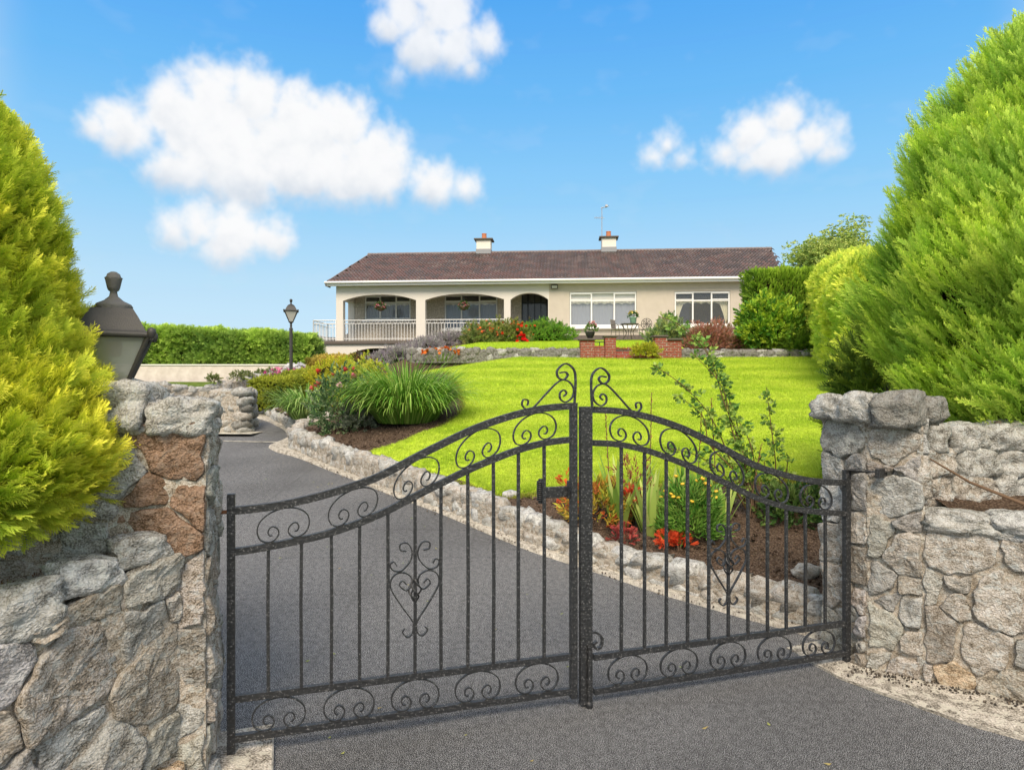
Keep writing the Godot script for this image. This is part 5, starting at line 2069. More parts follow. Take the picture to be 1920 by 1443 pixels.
# sprays over a turned tree shape: profile of [height, radius]
func conifer(called: String, label: String, at: Vector3, prof: Array, sprays: Array, n: int, cols: Array, lean: Vector3, lift: float, skip: Callable, lumps: float, core: float, smin: float, smax: float, deep := 0.16) -> Node3D:
	var t := thing(called, label, "conifer", at)
	var ylo: float = prof[0][0]
	var yhi: float = prof[-1][0]
	var sets := []
	var tints := []
	for k in sprays.size():
		sets.append([])
		tints.append([])
	var made := 0
	var rmax := 0.0
	for q in prof:
		rmax = maxf(rmax, q[1])
	while made < n:
		var y := rf(ylo, yhi)
		var r := lerp_table(prof, y)
		if rng.randf() > r / rmax + 0.12:
			continue
		var an := rf(0, TAU)
		var d := Vector3(cos(an), 0, sin(an))
		var sl := (lerp_table(prof, y + 0.05) - lerp_table(prof, y - 0.05)) / 0.1
		var nn := (d - Vector3.UP * clampf(sl, -3, 3)).normalized()
		var key := d * r + Vector3(0, y, 0)
		r *= 1.0 + lumps * (lump.get_noise_3dv(key * 110.0) + 0.6 * lump.get_noise_3dv(key * 300.0))
		var p := d * r + Vector3(0, y, 0) - nn * deep * rng.randf()
		if skip.call(p + at):
			made += 1
			continue
		var dir := (nn * 0.75 + Vector3.UP * lift + lean + Vector3(rng.randfn(), rng.randfn(), rng.randfn()) * 0.2).normalized()
		var s := rf(smin, smax)
		var roll := rf(-0.6, 0.6)
		# flat side of the spray turned outward
		var z := (nn - dir * nn.dot(dir)).normalized()
		var b := Basis(dir, roll) * Basis(dir.cross(z), dir, z)
		var w := rng.randi() % sprays.size()
		sets[w].append(Transform3D(b * Basis.from_scale(Vector3(s, s, s)), p))
		# drifts of brighter and duller growth
		var drift := 0.5 + 0.5 * lump.get_noise_3dv(p * 130.0 + Vector3(40, 0, 0))
		var c: Color = cols[0].lerp(cols[1], clampf(drift + rf(-0.25, 0.25), 0, 1))
		tints[w].append(c * rf(0.85, 1.12))
		made += 1
	for k in sprays.size():
		scatter("foliage", sprays[k], M.needle, sets[k], tints[k], t)
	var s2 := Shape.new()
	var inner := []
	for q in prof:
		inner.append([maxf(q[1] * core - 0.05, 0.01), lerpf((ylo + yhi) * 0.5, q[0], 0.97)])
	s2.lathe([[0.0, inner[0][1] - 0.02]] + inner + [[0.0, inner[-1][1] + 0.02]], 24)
	part("shade_hull", s2.mesh(), M.shade_core, t)  # dark hull added to block light, so gaps read as shade
	s2 = Shape.new()
	s2.tube([Vector3(0, ylo - 1.5, 0), Vector3(0.02, ylo, 0), Vector3(0, yhi * 0.8, 0)], [0.09, 0.075, 0.03], 8)
	part("trunk", s2.mesh(), M.bark, t)
	return t


# clipped hedge along a line: sprays over its faces
func hedge(called: String, label: String, a: Vector3, b: Vector3, thick: float, h: float, mesh: Array, n: int, cols: Array, round_: float, wob: float, smin: float, smax: float, lift: float, batter := 0.0, end_caps := true, group := "", side_only := 0, mtl: Material = null, bottom := 0.0) -> Node3D:
	var t := thing(called, label, "hedge", a.lerp(b, 0.5), 0, group)
	var o := t.position
	var dir := (b - a)
	var L := dir.length()
	var dn := dir / L
	var fl := Vector3(dn.x, 0, dn.z).normalized()
	var side := fl.cross(Vector3.UP)
	var sets := []
	var tints := []
	for k in mesh.size():
		sets.append([])
		tints.append([])
	# outline of the cross-section: from the foot of one face over the top to the other
	var outline := func(f: float) -> Array:
		# f 0..1 ; returns [offset across, height, normal across, normal up]
		var face := h - round_
		var arc := PI * 0.5 * round_
		var flat := thick - 2.0 * round_
		var total := 2.0 * face + 2.0 * arc + flat
		var x := f * total
		var half := thick * 0.5
		if x < face:
			return [half + batter * (1.0 - x / face), x, 1.0, 0.1]
		x -= face
		if x < arc:
			var an := x / round_ if round_ > 0 else 0.0
			return [half - round_ + round_ * cos(an), face + round_ * sin(an), cos(an), sin(an)]
		x -= arc
		if x < flat:
			return [half - round_ - x, h, 0.0, 1.0]
		x -= flat
		if x < arc:
			var an := x / round_ if round_ > 0 else 0.0
			return [-(half - round_) - round_ * sin(an), face + round_ * cos(an), -sin(an), cos(an)]
		x -= arc
		return [-half - batter * x / face, face - x, -1.0, 0.1]
	for k in n:
		var f := rng.randf()
		if side_only > 0:
			f *= 0.72
		elif side_only < 0:
			f = 1.0 - f * 0.72
		var q: Array = outline.call(f)
		var u := rng.randf() * L
		var nn: Vector3 = (side * q[2] + Vector3.UP * q[3]).normalized()
		var p: Vector3 = a + dn * u + side * q[0] + Vector3.UP * q[1]
		if end_caps and rng.randf() < thick * 0.6 / (L + thick):
			var e := 1.0 if rng.randf() < 0.5 else -1.0
			p = (b if e > 0 else a) + side * rf(-0.5, 0.5) * thick + Vector3.UP * rf(0, h) + fl * e * (0.02 + batter * 0.4)
			nn = fl * e
		p += nn * wob * (lump.get_noise_3dv(p * 70.0) + 0.6 * lump.get_noise_3dv(p * 220.0)) - nn * 0.12 * rng.randf()
		if p.y < bottom + lerp(a.y, b.y, u / L) :
			continue
		var gd := (nn * 0.7 + Vector3.UP * lift + Vector3(rng.randfn(), rng.randfn(), rng.randfn()) * 0.25).normalized()
		var z := (nn - gd * nn.dot(gd)).normalized()
		var s := rf(smin, smax)
		var w := rng.randi() % mesh.size()
		sets[w].append(Transform3D(Basis(gd, rf(-1.0, 1.0)) * Basis(gd.cross(z), gd, z) * Basis.from_scale(Vector3(s, s, s)), p - o))
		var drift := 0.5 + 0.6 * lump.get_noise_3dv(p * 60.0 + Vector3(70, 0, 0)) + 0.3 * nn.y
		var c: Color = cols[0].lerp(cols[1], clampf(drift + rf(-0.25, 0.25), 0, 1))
		tints[w].append(c * rf(0.85, 1.15))
	for k in mesh.size():
		scatter("foliage", mesh[k], mtl if mtl else M.needle, sets[k], tints[k], t)
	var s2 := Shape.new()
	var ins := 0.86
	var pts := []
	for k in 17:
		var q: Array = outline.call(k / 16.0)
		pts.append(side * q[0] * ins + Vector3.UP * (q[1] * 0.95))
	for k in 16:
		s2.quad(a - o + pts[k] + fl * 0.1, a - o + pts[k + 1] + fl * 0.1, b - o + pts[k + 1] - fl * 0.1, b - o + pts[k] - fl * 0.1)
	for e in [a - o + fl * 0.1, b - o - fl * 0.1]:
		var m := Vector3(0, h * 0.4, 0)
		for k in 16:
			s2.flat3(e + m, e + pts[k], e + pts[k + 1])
	part("shade_hull", s2.mesh(), M.shade_core, t)  # added dark hull, painted as the shade deep in the hedge
	return t


func greenery() -> void:
	# golden conifer on the left
	var gold := []
	for k in 4:
		gold.append(spray_mesh(0.15, 9, 0.06, 7, 0.0042, Color(0.36, 0.52, 0.05), Color(0.97, 0.95, 0.15), 0.62, 0.2, 0.25))
	var no := func(_p): return false
	conifer("golden_conifer", "golden yellow conifer with feathery sprays overhanging the left stone wall", P(-2.55, 0, 2.65), [[1.2, 0.6], [1.25, 0.74], [1.31, 0.84], [1.4, 0.9], [1.52, 0.92], [1.77, 0.82], [2.03, 0.7], [2.33, 0.66], [2.56, 0.62], [2.75, 0.54], [2.9, 0.43], [3.05, 0.28], [3.22, 0.14], [3.36, 0.02]], gold, 24000, [Color(0.8, 0.95, 0.8), Color(1.25, 1.15, 1.0)], Vector3(0.22, 0, 0.1), 0.42, func(p): return p.x > -2.05 and p.z < -2.86 - 0.32 * (p.x + 2.05) and p.y < 1.6, 0.05, 0.8, 0.6, 1.02, 0.15)

	# tall green conifer on the right
	var tall := []
	for k in 4:
		tall.append(spray_mesh(0.23, 11, 0.048, 5, 0.0054, Color(0.2, 0.4, 0.05), Color(0.74, 0.95, 0.19), 0.42, 0.1, 0.5))
	conifer("tall_conifer", "huge bright green conifer with upswept sprays rising behind the right stone wall", P(4.4, 0, 5.3), [[1.24, 0.75], [1.32, 1.0], [1.42, 1.12], [1.6, 1.2], [1.86, 1.28], [2.1, 1.33], [2.43, 1.36], [3.0, 1.29], [3.3, 1.2], [3.8, 1.0], [4.1, 0.84], [4.35, 0.6], [4.55, 0.3], [4.65, 0.05]], tall, 30000, [Color(0.95, 1.0, 1.0), Color(1.6, 1.35, 1.2)], Vector3(-0.34, 0, 0.05), 0.95, func(p): return p.x < 2.75 and p.y < 1.75, 0.12, 0.8, 0.7, 1.3, 0.26)
	var st := thing("dead_branch", "bare dead twigs lying on the shaded bed under the tall conifer", "branch", P(3.1, 1.05, 4.2))
	var s := Shape.new()
	for q in [[0.0, 0, 0.0, -0.55, 0.3, -0.15], [0.15, 0, 0.0, -0.05, 0.2, 0.05], [0.22, 0, -0.05, 0.05, 0.12, 0.1]]:
		s.tube([Vector3(q[0], q[1], q[2]), Vector3(q[0] + q[3] * 0.5, q[4] * 0.4, q[2] + q[5] * 0.5), Vector3(q[0] + q[3], q[4], q[2] + q[5])], [0.012, 0.009, 0.004], 5)
	part("twig", s.mesh(), M.twig, st)
	st = thing("conifer_stem", "bare thin stem rising from the shaded bed into the tall conifer", "stem", P(3.3, 0.98, 4.62))
	s = Shape.new()
	s.tube([Vector3.ZERO, Vector3(-0.02, 0.25, 0), Vector3(-0.06, 0.55, 0)], [0.03, 0.024, 0.02], 7)
	part("stem", s.mesh(), M.bark, st)

	# hedges
	var coarse := []
	for k in 3:
		coarse.append(spray_mesh(0.32, 6, 0.15, 3, 0.024, Color(0.16, 0.3, 0.05), Color(0.7, 0.88, 0.22), 0.7, 0.3, 0.5))
	hedge("boundary_hedge", "long dark green conifer hedge above the cream boundary wall on the left", P(-17.5, hr(24) + 0.5, 25.2), P(-7.3, hr(24) - 0.02, 25.4), 1.5, 1.72, coarse, 12000, [Color(0.5, 0.62, 0.6), Color(1.15, 1.15, 0.9)], 0.2, 0.09, 0.6, 1.05, 0.12, 0.0, true, "", 1)
	var fineg := []
	for k in 3:
		fineg.append(spray_mesh(0.3, 6, 0.1, 3, 0.019, Color(0.5, 0.64, 0.08), Color(0.98, 1.0, 0.2), 0.5, 0.1, 0.6))
	var a := P(7.45, T(6.6, 13.6), 13.6)
	var b := P(10.15, T(9.4, 21.0), 21.0)
	hedge("golden_hedge", "rounded golden green hedge running back along the right side of the lawn", a, b, 1.6, 2.75, fineg, 15000, [Color(0.62, 0.8, 0.7), Color(1.1, 1.06, 0.9)], 0.75, 0.14, 0.7, 1.2, 0.35, 0.0, true, "", -1)
	var dark := []
	for k in 3:
		dark.append(spray_mesh(0.3, 6, 0.1, 3, 0.022, Color(0.22, 0.4, 0.04), Color(0.7, 0.9, 0.12), 0.4, 0.1, 0.6))
	hedge("clipped_hedge", "square clipped green hedge at the right end of the house", P(8.0, 2.9, 23.2), P(10.6, 2.9, 23.0), 1.3, 2.55, dark, 6500, [Color(0.4, 0.55, 0.6), Color(0.85, 0.88, 0.7)], 0.14, 0.03, 0.6, 1.0, 0.75, 0.22)
	bush("dark_bush", "dark green bush at the foot of the tall conifer, just beyond the right pillar", "bush", P(4.35, T(4.2, 7.9), 7.9), Vector3(0.55, 0.95, 0.5), fineg[0], 1100, [Color(0.12, 0.2, 0.2), Color(0.4, 0.5, 0.4)], {"mat": M.needle, "low": -0.9, "lift": 1.0})

	# tree behind
	tree("background_tree", "leafy light green tree beyond the hedge on the right", P(21.0, 5.1, 46.0))

	# shrubs before the house
	var broad := sprig_mesh(0.13, 0.08, 6)
	bush("laurel_bush", "big rounded bright green broadleaf shrub in front of the clipped hedge", "shrub", P(8.05, 2.9, 21.6), Vector3(0.9, 1.0, 0.8), broad, 1700, [Color(0.1, 0.28, 0.03), Color(0.28, 0.5, 0.05), Color(0.48, 0.62, 0.05)], {"lift": 0.55, "low": -0.7, "lumps": 0.22})
	var frond := spray_mesh(0.42, 7, 0.1, 2, 0.02, Color(0.06, 0.14, 0.02), Color(0.24, 0.36, 0.05), 0.9, 0.5, 0.2)
	bush("fern", "low spreading light green fern-like shrub at the foot of the broadleaf shrub", "fern", P(8.75, 2.72, 20.75), Vector3(0.65, 0.34, 0.4), frond, 260, [Color(0.8, 0.9, 0.8), Color(1.2, 1.15, 0.8)], {"mat": M.needle, "core": false})
	var thin := sprig_mesh(0.06, 0.02, 9)
	bush("red_shrub", "reddish brown twiggy shrub under the right-hand window", "shrub", P(6.3, 2.85, 21.9), Vector3(0.85, 0.6, 0.6), thin, 1800, [Color(0.5, 0.2, 0.14), Color(0.4, 0.2, 0.11), Color(0.62, 0.32, 0.24), Color(0.26, 0.2, 0.07)], {"lift": 0.35, "stems": 22, "core": false, "lumps": 0.4})
	var greyleaf := sprig_mesh(0.1, 0.035, 8)
	bush("grey_green_shrub", "loose grey green shrub behind the right brick piers", "shrub", P(5.05, 2.85, 22.6), Vector3(0.6, 0.66, 0.5), greyleaf, 1000, [Color(0.15, 0.25, 0.1), Color(0.28, 0.38, 0.2), Color(0.42, 0.48, 0.14)], {"lift": 0.4, "lumps": 0.45})
	bush("yellow_shrub", "small yellow green plant on the steps beside the brick piers", "plant", P(3.85, 2.62, 20.0), Vector3(0.32, 0.2, 0.2), greyleaf, 130, [Color(0.4, 0.45, 0.04), Color(0.5, 0.48, 0.04)], {"core": false, "stems": 4})
	bush("mounded_shrub", "dense rounded green shrub left of the wide front window", "shrub", P(1.25, 3.4, 26.2), Vector3(1.0, 0.56, 0.8), thin, 2600, [Color(0.09, 0.26, 0.03), Color(0.2, 0.42, 0.05), Color(0.32, 0.52, 0.06)], {"lift": 0.3, "lumps": 0.3})
	bush("flower_shrub", "leafy bush dotted with orange and red flowers beside the porch steps", "flower bush", P(-0.25, 3.3, 25.4), Vector3(0.75, 0.55, 0.5), greyleaf, 900, [Color(0.12, 0.2, 0.03), Color(0.24, 0.32, 0.06), Color(0.35, 0.34, 0.1)], {"lumps": 0.5, "core": false})
	bush("flower_shrub", "yellow green bush with small coral flowers at the left end of the terrace bed", "flower bush", P(-1.1, 3.2, 25.0), Vector3(0.6, 0.5, 0.5), greyleaf, 750, [Color(0.14, 0.22, 0.05), Color(0.26, 0.34, 0.1), Color(0.38, 0.38, 0.12)], {"lumps": 0.5, "core": false})
	var fl := flower_mesh(0.055)
	var bed := thing("terrace_flowers", "scattered red and orange flowers over the terrace bushes by the porch", "flowers", P(-0.5, 3.3, 25.2))
	bush_into(bed, "red_flowers", Vector3(0.5, 0.35, 0.25), Vector3(0.85, 0.42, 0.45), fl, 34, [Color(0.7, 0.05, 0.02), Color(0.8, 0.16, 0.03)], M.petal, -0.2)
	bush_into(bed, "orange_flowers", Vector3(-0.6, 0.3, 0.3), Vector3(0.6, 0.4, 0.4), fl, 20, [Color(0.8, 0.25, 0.08), Color(0.75, 0.3, 0.2)], M.petal, -0.2)
	bush_into(bed, "scarlet_flowers", Vector3(0.85, 0.1, 0.4), Vector3(0.2, 0.2, 0.15), flower_mesh(0.075), 14, [Color(0.8, 0.02, 0.02)], M.petal, -0.4)
	bush("topiary_ball", "small clipped topiary ball on a stem at the left of the terrace flowers", "topiary", P(-1.6, 3.5, 25.6), Vector3(0.19, 0.24, 0.19), leaf_mesh(0.05, 0.03), 420, [Color(0.12, 0.18, 0.02), Color(0.28, 0.28, 0.03)], {"low": -1.0, "lift": 1.5, "core": false, "stems": 1})
	strap_clump("iris_clump", "upright pale green iris leaves in front of the rounded shrub", "iris", P(0.62, 3.28, 25.3), 36, 0.55, 0.035, 0.14, 0.0, 0.3, 0.4, [Color(0.2, 0.34, 0.08), Color(0.34, 0.42, 0.14)])
	# orange crocosmia by the retaining wall
	var cr := strap_clump("crocosmia", "orange red flowers with grassy leaves at the left end of the retaining wall", "flowers", P(-2.1, 2.5, 20.3), 90, 0.35, 0.018, 0.4, 0.1, 0.7, 0.8, [Color(0.14, 0.28, 0.04), Color(0.3, 0.36, 0.06)])
	bush_into(cr, "flowers", Vector3(0, 0.22, 0), Vector3(0.55, 0.16, 0.2), flower_mesh(0.05), 42, [Color(0.8, 0.16, 0.03), Color(0.75, 0.28, 0.06)], M.petal, -0.3)

	# grey santolina up the bank
	var silver := sprig_mesh(0.07, 0.016, 10, 1.1)
	var spots := [[-5.1, 21.0, 0.4], [-4.7, 22.0, 0.42], [-4.3, 22.6, 0.46], [-3.9, 23.3, 0.46], [-3.5, 24.0, 0.5], [-3.0, 24.7, 0.5], [-2.6, 25.4, 0.48], [-2.2, 26.0, 0.45], [-4.5, 21.2, 0.4], [-3.4, 22.6, 0.42], [-2.9, 23.5, 0.42]]
	var words := ["lowest clump of the silver grey row on the bank, next to the yellow bushes", "second silver grey clump from the bottom of the bank", "third silver grey clump from the bottom of the bank", "silver grey clump in the lower middle of the bank's row", "silver grey clump halfway up the bank's row", "silver grey clump in the upper middle of the bank's row", "silver grey clump near the top of the bank", "topmost silver grey clump, beside the topiary ball", "small silver clump behind the tall strap-leaf clump", "small silver clump on the inner side, middle of the bank", "small silver clump on the inner side, upper bank"]
	for k in spots.size():
		var q: Array = spots[k]
		bush("lavender_clump", words[k], "shrub", G(q[0], q[1], -0.02), Vector3(q[2] * 1.15, q[2] * 0.78, q[2]), silver, 600, [Color(0.3, 0.3, 0.26), Color(0.46, 0.45, 0.42), Color(0.34, 0.29, 0.34)], {"group": "silver grey clumps up the bank", "lumps": 0.4})
	# shrubs in the corner bed
	var small := sprig_mesh(0.045, 0.026, 8)
	hedge("box_hedge", "low rounded yellow green box hedge at the inside of the drive's bend", P(-5.72, T(-5.4, 16.4) - 0.25, 16.1), P(-5.0, T(-5.0, 17.6) - 0.2, 17.5), 1.05, 0.78, [small], 5200, [Color(0.16, 0.24, 0.025), Color(0.46, 0.5, 0.06)], 0.3, 0.12, 0.8, 1.3, 0.4, 0.0, true, "", 0, M.leaf)
	hedge("variegated_hedge", "clipped golden variegated hedge below the house's lower wall", P(-5.6, 1.72, 19.6), P(-4.35, 1.78, 19.4), 0.85, 0.75, [sprig_mesh(0.06, 0.035, 8)], 4600, [Color(0.2, 0.2, 0.03), Color(0.68, 0.54, 0.12)], 0.22, 0.12, 0.8, 1.3, 0.5, 0.0, true, "", 0, M.leaf)
	bush("golden_shrub", "small bright yellow shrub between the box hedge and the roses", "shrub", G(-4.35, 16.9, 0.0), Vector3(0.72, 0.62, 0.5), small, 1300, [Color(0.5, 0.55, 0.04), Color(0.66, 0.6, 0.06)], {})
	bush("golden_shrub", "larger soft yellow shrub at the left of the big strap-leaf clump", "shrub", G(-3.1, 14.3, 0.0), Vector3(0.62, 0.72, 0.5), small, 1500, [Color(0.46, 0.55, 0.06), Color(0.66, 0.66, 0.1)], {})
	bush("berberis", "dark red and purple leaved shrub in the corner bed", "shrub", G(-3.75, 17.3, 0.0), Vector3(0.45, 0.5, 0.4), small, 800, [Color(0.1, 0.05, 0.03), Color(0.25, 0.05, 0.05), Color(0.14, 0.14, 0.04)], {"lumps": 0.5})
	strap_clump("daylily_clump", "large dense mound of arching green strap leaves at the lawn's edge", "plant", G(-1.8, 11.85, 0.0), 2600, 1.28, 0.019, 0.5, 0.0, 0.72, 1.75, [Color(0.12, 0.3, 0.03), Color(0.24, 0.46, 0.06), Color(0.42, 0.58, 0.14)], "strap-leaf clumps")
	strap_clump("daylily_clump", "smaller mound of arching strap leaves left of the roses", "plant", G(-4.15, 14.0, 0.0), 800, 0.9, 0.02, 0.3, 0.05, 0.7, 1.9, [Color(0.14, 0.32, 0.05), Color(0.28, 0.46, 0.1), Color(0.46, 0.58, 0.2)], "strap-leaf clumps")
	roses()
	# creeping plants by the lamp post
	bush("pink_flowers", "bank of pink and white flowers with silver leaves round the lamp post's foot", "flowers", P(-6.35, 1.5, 20.6), Vector3(0.9, 0.55, 0.6), silver, 900, [Color(0.3, 0.3, 0.28), Color(0.5, 0.5, 0.46)], {"core": false})
	var pk := thing("pink_blooms", "cluster of magenta and white blooms behind the lamp post", "flowers", P(-6.35, 1.7, 20.5))
	bush_into(pk, "magenta_flowers", Vector3(-0.1, 0.32, 0.2), Vector3(0.75, 0.26, 0.4), flower_mesh(0.055), 120, [Color(0.6, 0.12, 0.3), Color(0.7, 0.3, 0.42)], M.petal, -0.1)
	bush_into(pk, "white_flowers", Vector3(-0.05, 0.55, 0.0), Vector3(0.3, 0.16, 0.3), flower_mesh(0.06), 60, [Color(0.85, 0.85, 0.85)], M.petal, 0.0)
	var top := [P(-10.2, 0, 16.6), P(-9.0, 0, 17.4), P(-7.9, 0, 18.8), P(-7.35, 0, 20.2), P(-6.95, 0, 22.0), P(-6.4, 0, 24.0)]
	for k in 5:
		var at: Vector3 = _along(top, 3.0 + k * 0.62)[0] + Vector3(rf(-0.1, 0.1), 0, rf(-0.1, 0.1))
		at.y = hr(-at.z) + 0.6
		bush("wall_plant", ["leftmost tuft on the rubble wall", "second tuft from the left on the rubble wall", "middle tuft of the five on the rubble wall", "second tuft from the lamp post on the rubble wall", "tuft nearest the lamp post on the rubble wall"][k], "plant", at, Vector3(0.16, 0.15, 0.14), small, 90, [Color(0.16, 0.22, 0.06), Color(0.34, 0.36, 0.16)], {"core": false, "stems": 2, "group": "tufts on the rubble wall"})
	front_bed()
	weeds()
	grass()


func tree(called: String, label: String, at: Vector3) -> void:
	var t := thing(called, label, "tree", at)
	var s := Shape.new()
	s.tube([Vector3(0, -1, 0), Vector3(0.1, 1.5, 0), Vector3(0, 3.2, 0.1), Vector3(0.15, 5.2, 0)], [0.32, 0.26, 0.2, 0.1], 8)
	part("trunk", s.mesh(), M.bark, t)
	var xf := []
	var cs := []
	s = Shape.new()
	for k in 46:
		var an := rf(0, TAU)
		var y0 := rf(1.6, 4.8)
		var d := Vector3(cos(an), 0, sin(an))
		var l := rf(1.2, 2.7) * (1.0 - 0.06 * y0)
		var tip := Vector3(0, y0, 0) + d * l + Vector3(0, rf(0.5, 2.4), 0)
		tip.y = minf(tip.y, 7.6)
		var midp := Vector3(0, y0, 0).lerp(tip, 0.5) + Vector3(0, 0.2, 0)
		s.tube([Vector3(0, y0, 0), midp, tip], [0.07, 0.045, 0.015], 5, false)
		for j in 7:
			var c := midp.lerp(tip, rf(0.2, 1.15)) + Vector3(rng.randfn(), rng.randfn(), rng.randfn()) * 0.32
			for q in 26:
				var p := c + Vector3(rng.randfn(), rng.randfn() * 0.6, rng.randfn()) * 0.36
				xf.append(Transform3D(up_basis(Vector3(rng.randfn(), rng.randfn() * 0.5, rng.randfn()).normalized(), rf(0, TAU)) * Basis.from_scale(Vector3.ONE * rf(0.8, 1.3)), p))
				cs.append(pick([Color(0.24, 0.38, 0.08), Color(0.46, 0.58, 0.13), Color(0.58, 0.66, 0.18)]))
	part("limb", s.mesh(), M.bark, t)
	scatter("crown", sprig_mesh(0.17, 0.1, 5), M.leaf, xf, cs, t)


func roses() -> void:
	var t := bush("rose_bush", "rose bush with red and pink blooms between the two strap-leaf clumps", "rose bush", G(-2.95, 11.9, 0.0), Vector3(0.4, 0.6, 0.4), sprig_mesh(0.055, 0.034, 6), 620, [Color(0.06, 0.15, 0.05), Color(0.14, 0.26, 0.09), Color(0.3, 0.38, 0.2)], {"lift": 0.6, "low": -0.8, "core": false, "stems": 10, "lumps": 0.4})
	var bloom := flower_mesh(0.062, 7, 3)
	for q in [[-0.3, 0.98, 0.2, 0.7, 0.06, 0.04], [0.14, 1.0, 0.15, 0.62, 0.06, 0.08], [0.22, 1.02, 0.05, 0.68, 0.1, 0.12], [0.3, 0.9, 0.25, 0.85, 0.16, 0.3], [-0.04, 0.92, 0.25, 0.5, 0.14, 0.06], [-0.42, 0.68, 0.3, 0.8, 0.2, 0.16], [-0.36, 0.74, 0.25, 0.75, 0.16, 0.12], [-0.28, 0.77, 0.28, 0.7, 0.2, 0.14], [0.5, 0.78, 0.2, 0.6, 0.07, 0.03], [0.07, 0.74, 0.36, 0.8, 0.5, 0.55]]:
		var s := Shape.new()
		var o := part("rose", bloom, mat("rose_petal", q[3], q[4], q[5], 0.7, {"back": 0.5}), t)
		o.transform = Transform3D(Basis.from_euler(Vector3(rf(0.2, 1.0), rf(0, 6), 0)) * Basis.from_scale(Vector3.ONE * rf(0.8, 1.15)), Vector3(q[0], q[1], q[2]))
	bush("silver_plant", "small silver leaved plant on the soil beside the strap-leaf clump", "plant", G(-2.62, 11.75, 0.0), Vector3(0.28, 0.3, 0.25), sprig_mesh(0.06, 0.02, 8), 200, [Color(0.14, 0.18, 0.13), Color(0.26, 0.3, 0.22)], {"core": false, "stems": 4})


# tall rambling shoots: canes with leaf sprigs along them, in the thing's own axes
func rambler(label: String, at: Vector3, canes: Array, leaf: Mesh, step: float, cols: Array) -> void:
	var t := thing("climbing_rose", label, "rose bush", at)
	var xf := []
	var cs := []
	for c in canes:
		var pts := spline(c, 6)
		var rad := []
		for k in pts.size():
			rad.append(lerpf(0.009, 0.0028, float(k) / pts.size()))
		var s := Shape.new()
		s.col = Color(1.0, 1.3, 0.6)
		s.tube(pts, rad, 5, false)
		part("cane", s.mesh(), M.twig, t)
		var total := 0.0
		for k in pts.size() - 1:
			total += pts[k].distance_to(pts[k + 1])
		var u := total * 0.16
		while u < total:
			var q := _along(pts, u)
			var an := rf(0, TAU)
			var side := Vector3(cos(an), rf(-0.1, 0.5), sin(an) * 0.8)
			var n := 2 if rng.randf() < 0.7 else 3
			for j in n:
				var d := (side + Vector3(rng.randfn(), rng.randfn() * 0.6, rng.randfn()) * 0.4).normalized()
				xf.append(Transform3D(up_basis((d + Vector3(0, -0.15, 0)).normalized(), rf(0, TAU)) * Basis.from_scale(Vector3.ONE * rf(0.75, 1.25)), q[0] + d * 0.02))
				cs.append(pick(cols))
			u += step * rf(0.7, 1.3)
	scatter("leaves", leaf, M.leaf, xf, cs, t)


func spike(label: String, at: Vector3, h: float, lean: float) -> void:
	var t := thing("dry_flower_spike", label, "flower spike", at, 0, "dry brown flower spikes in the front bed")
	var s := Shape.new()
	s.col = Color(2.0, 1.8, 1.2)
	s.tube([Vector3.ZERO, Vector3(lean * 0.4, h * 0.5, 0), Vector3(lean, h, 0)], [0.006, 0.005, 0.003], 5)
	part("stalk", s.mesh(), M.twig, t)
	s = Shape.new()
	for k in 22:
		var f := 0.55 + 0.45 * k / 22.0
		var p := Vector3(lean * f, h * f, 0)
		var an := k * 2.4
		s.col = Color(0.42, 0.2, 0.08) * rf(0.6, 1.3)
		var d := Vector3(cos(an), 0.7, sin(an)).normalized() * 0.032
		var e := d.cross(Vector3.UP).normalized() * 0.007
		s.flat3(p - e, p + d, p + e)
		s.flat3(p - e * 0.5 + Vector3(0, 0.01, 0), p + d * 0.8 + Vector3(0, 0.02, 0), p + e)
	part("seed_heads", s.mesh(), M.petal, t)


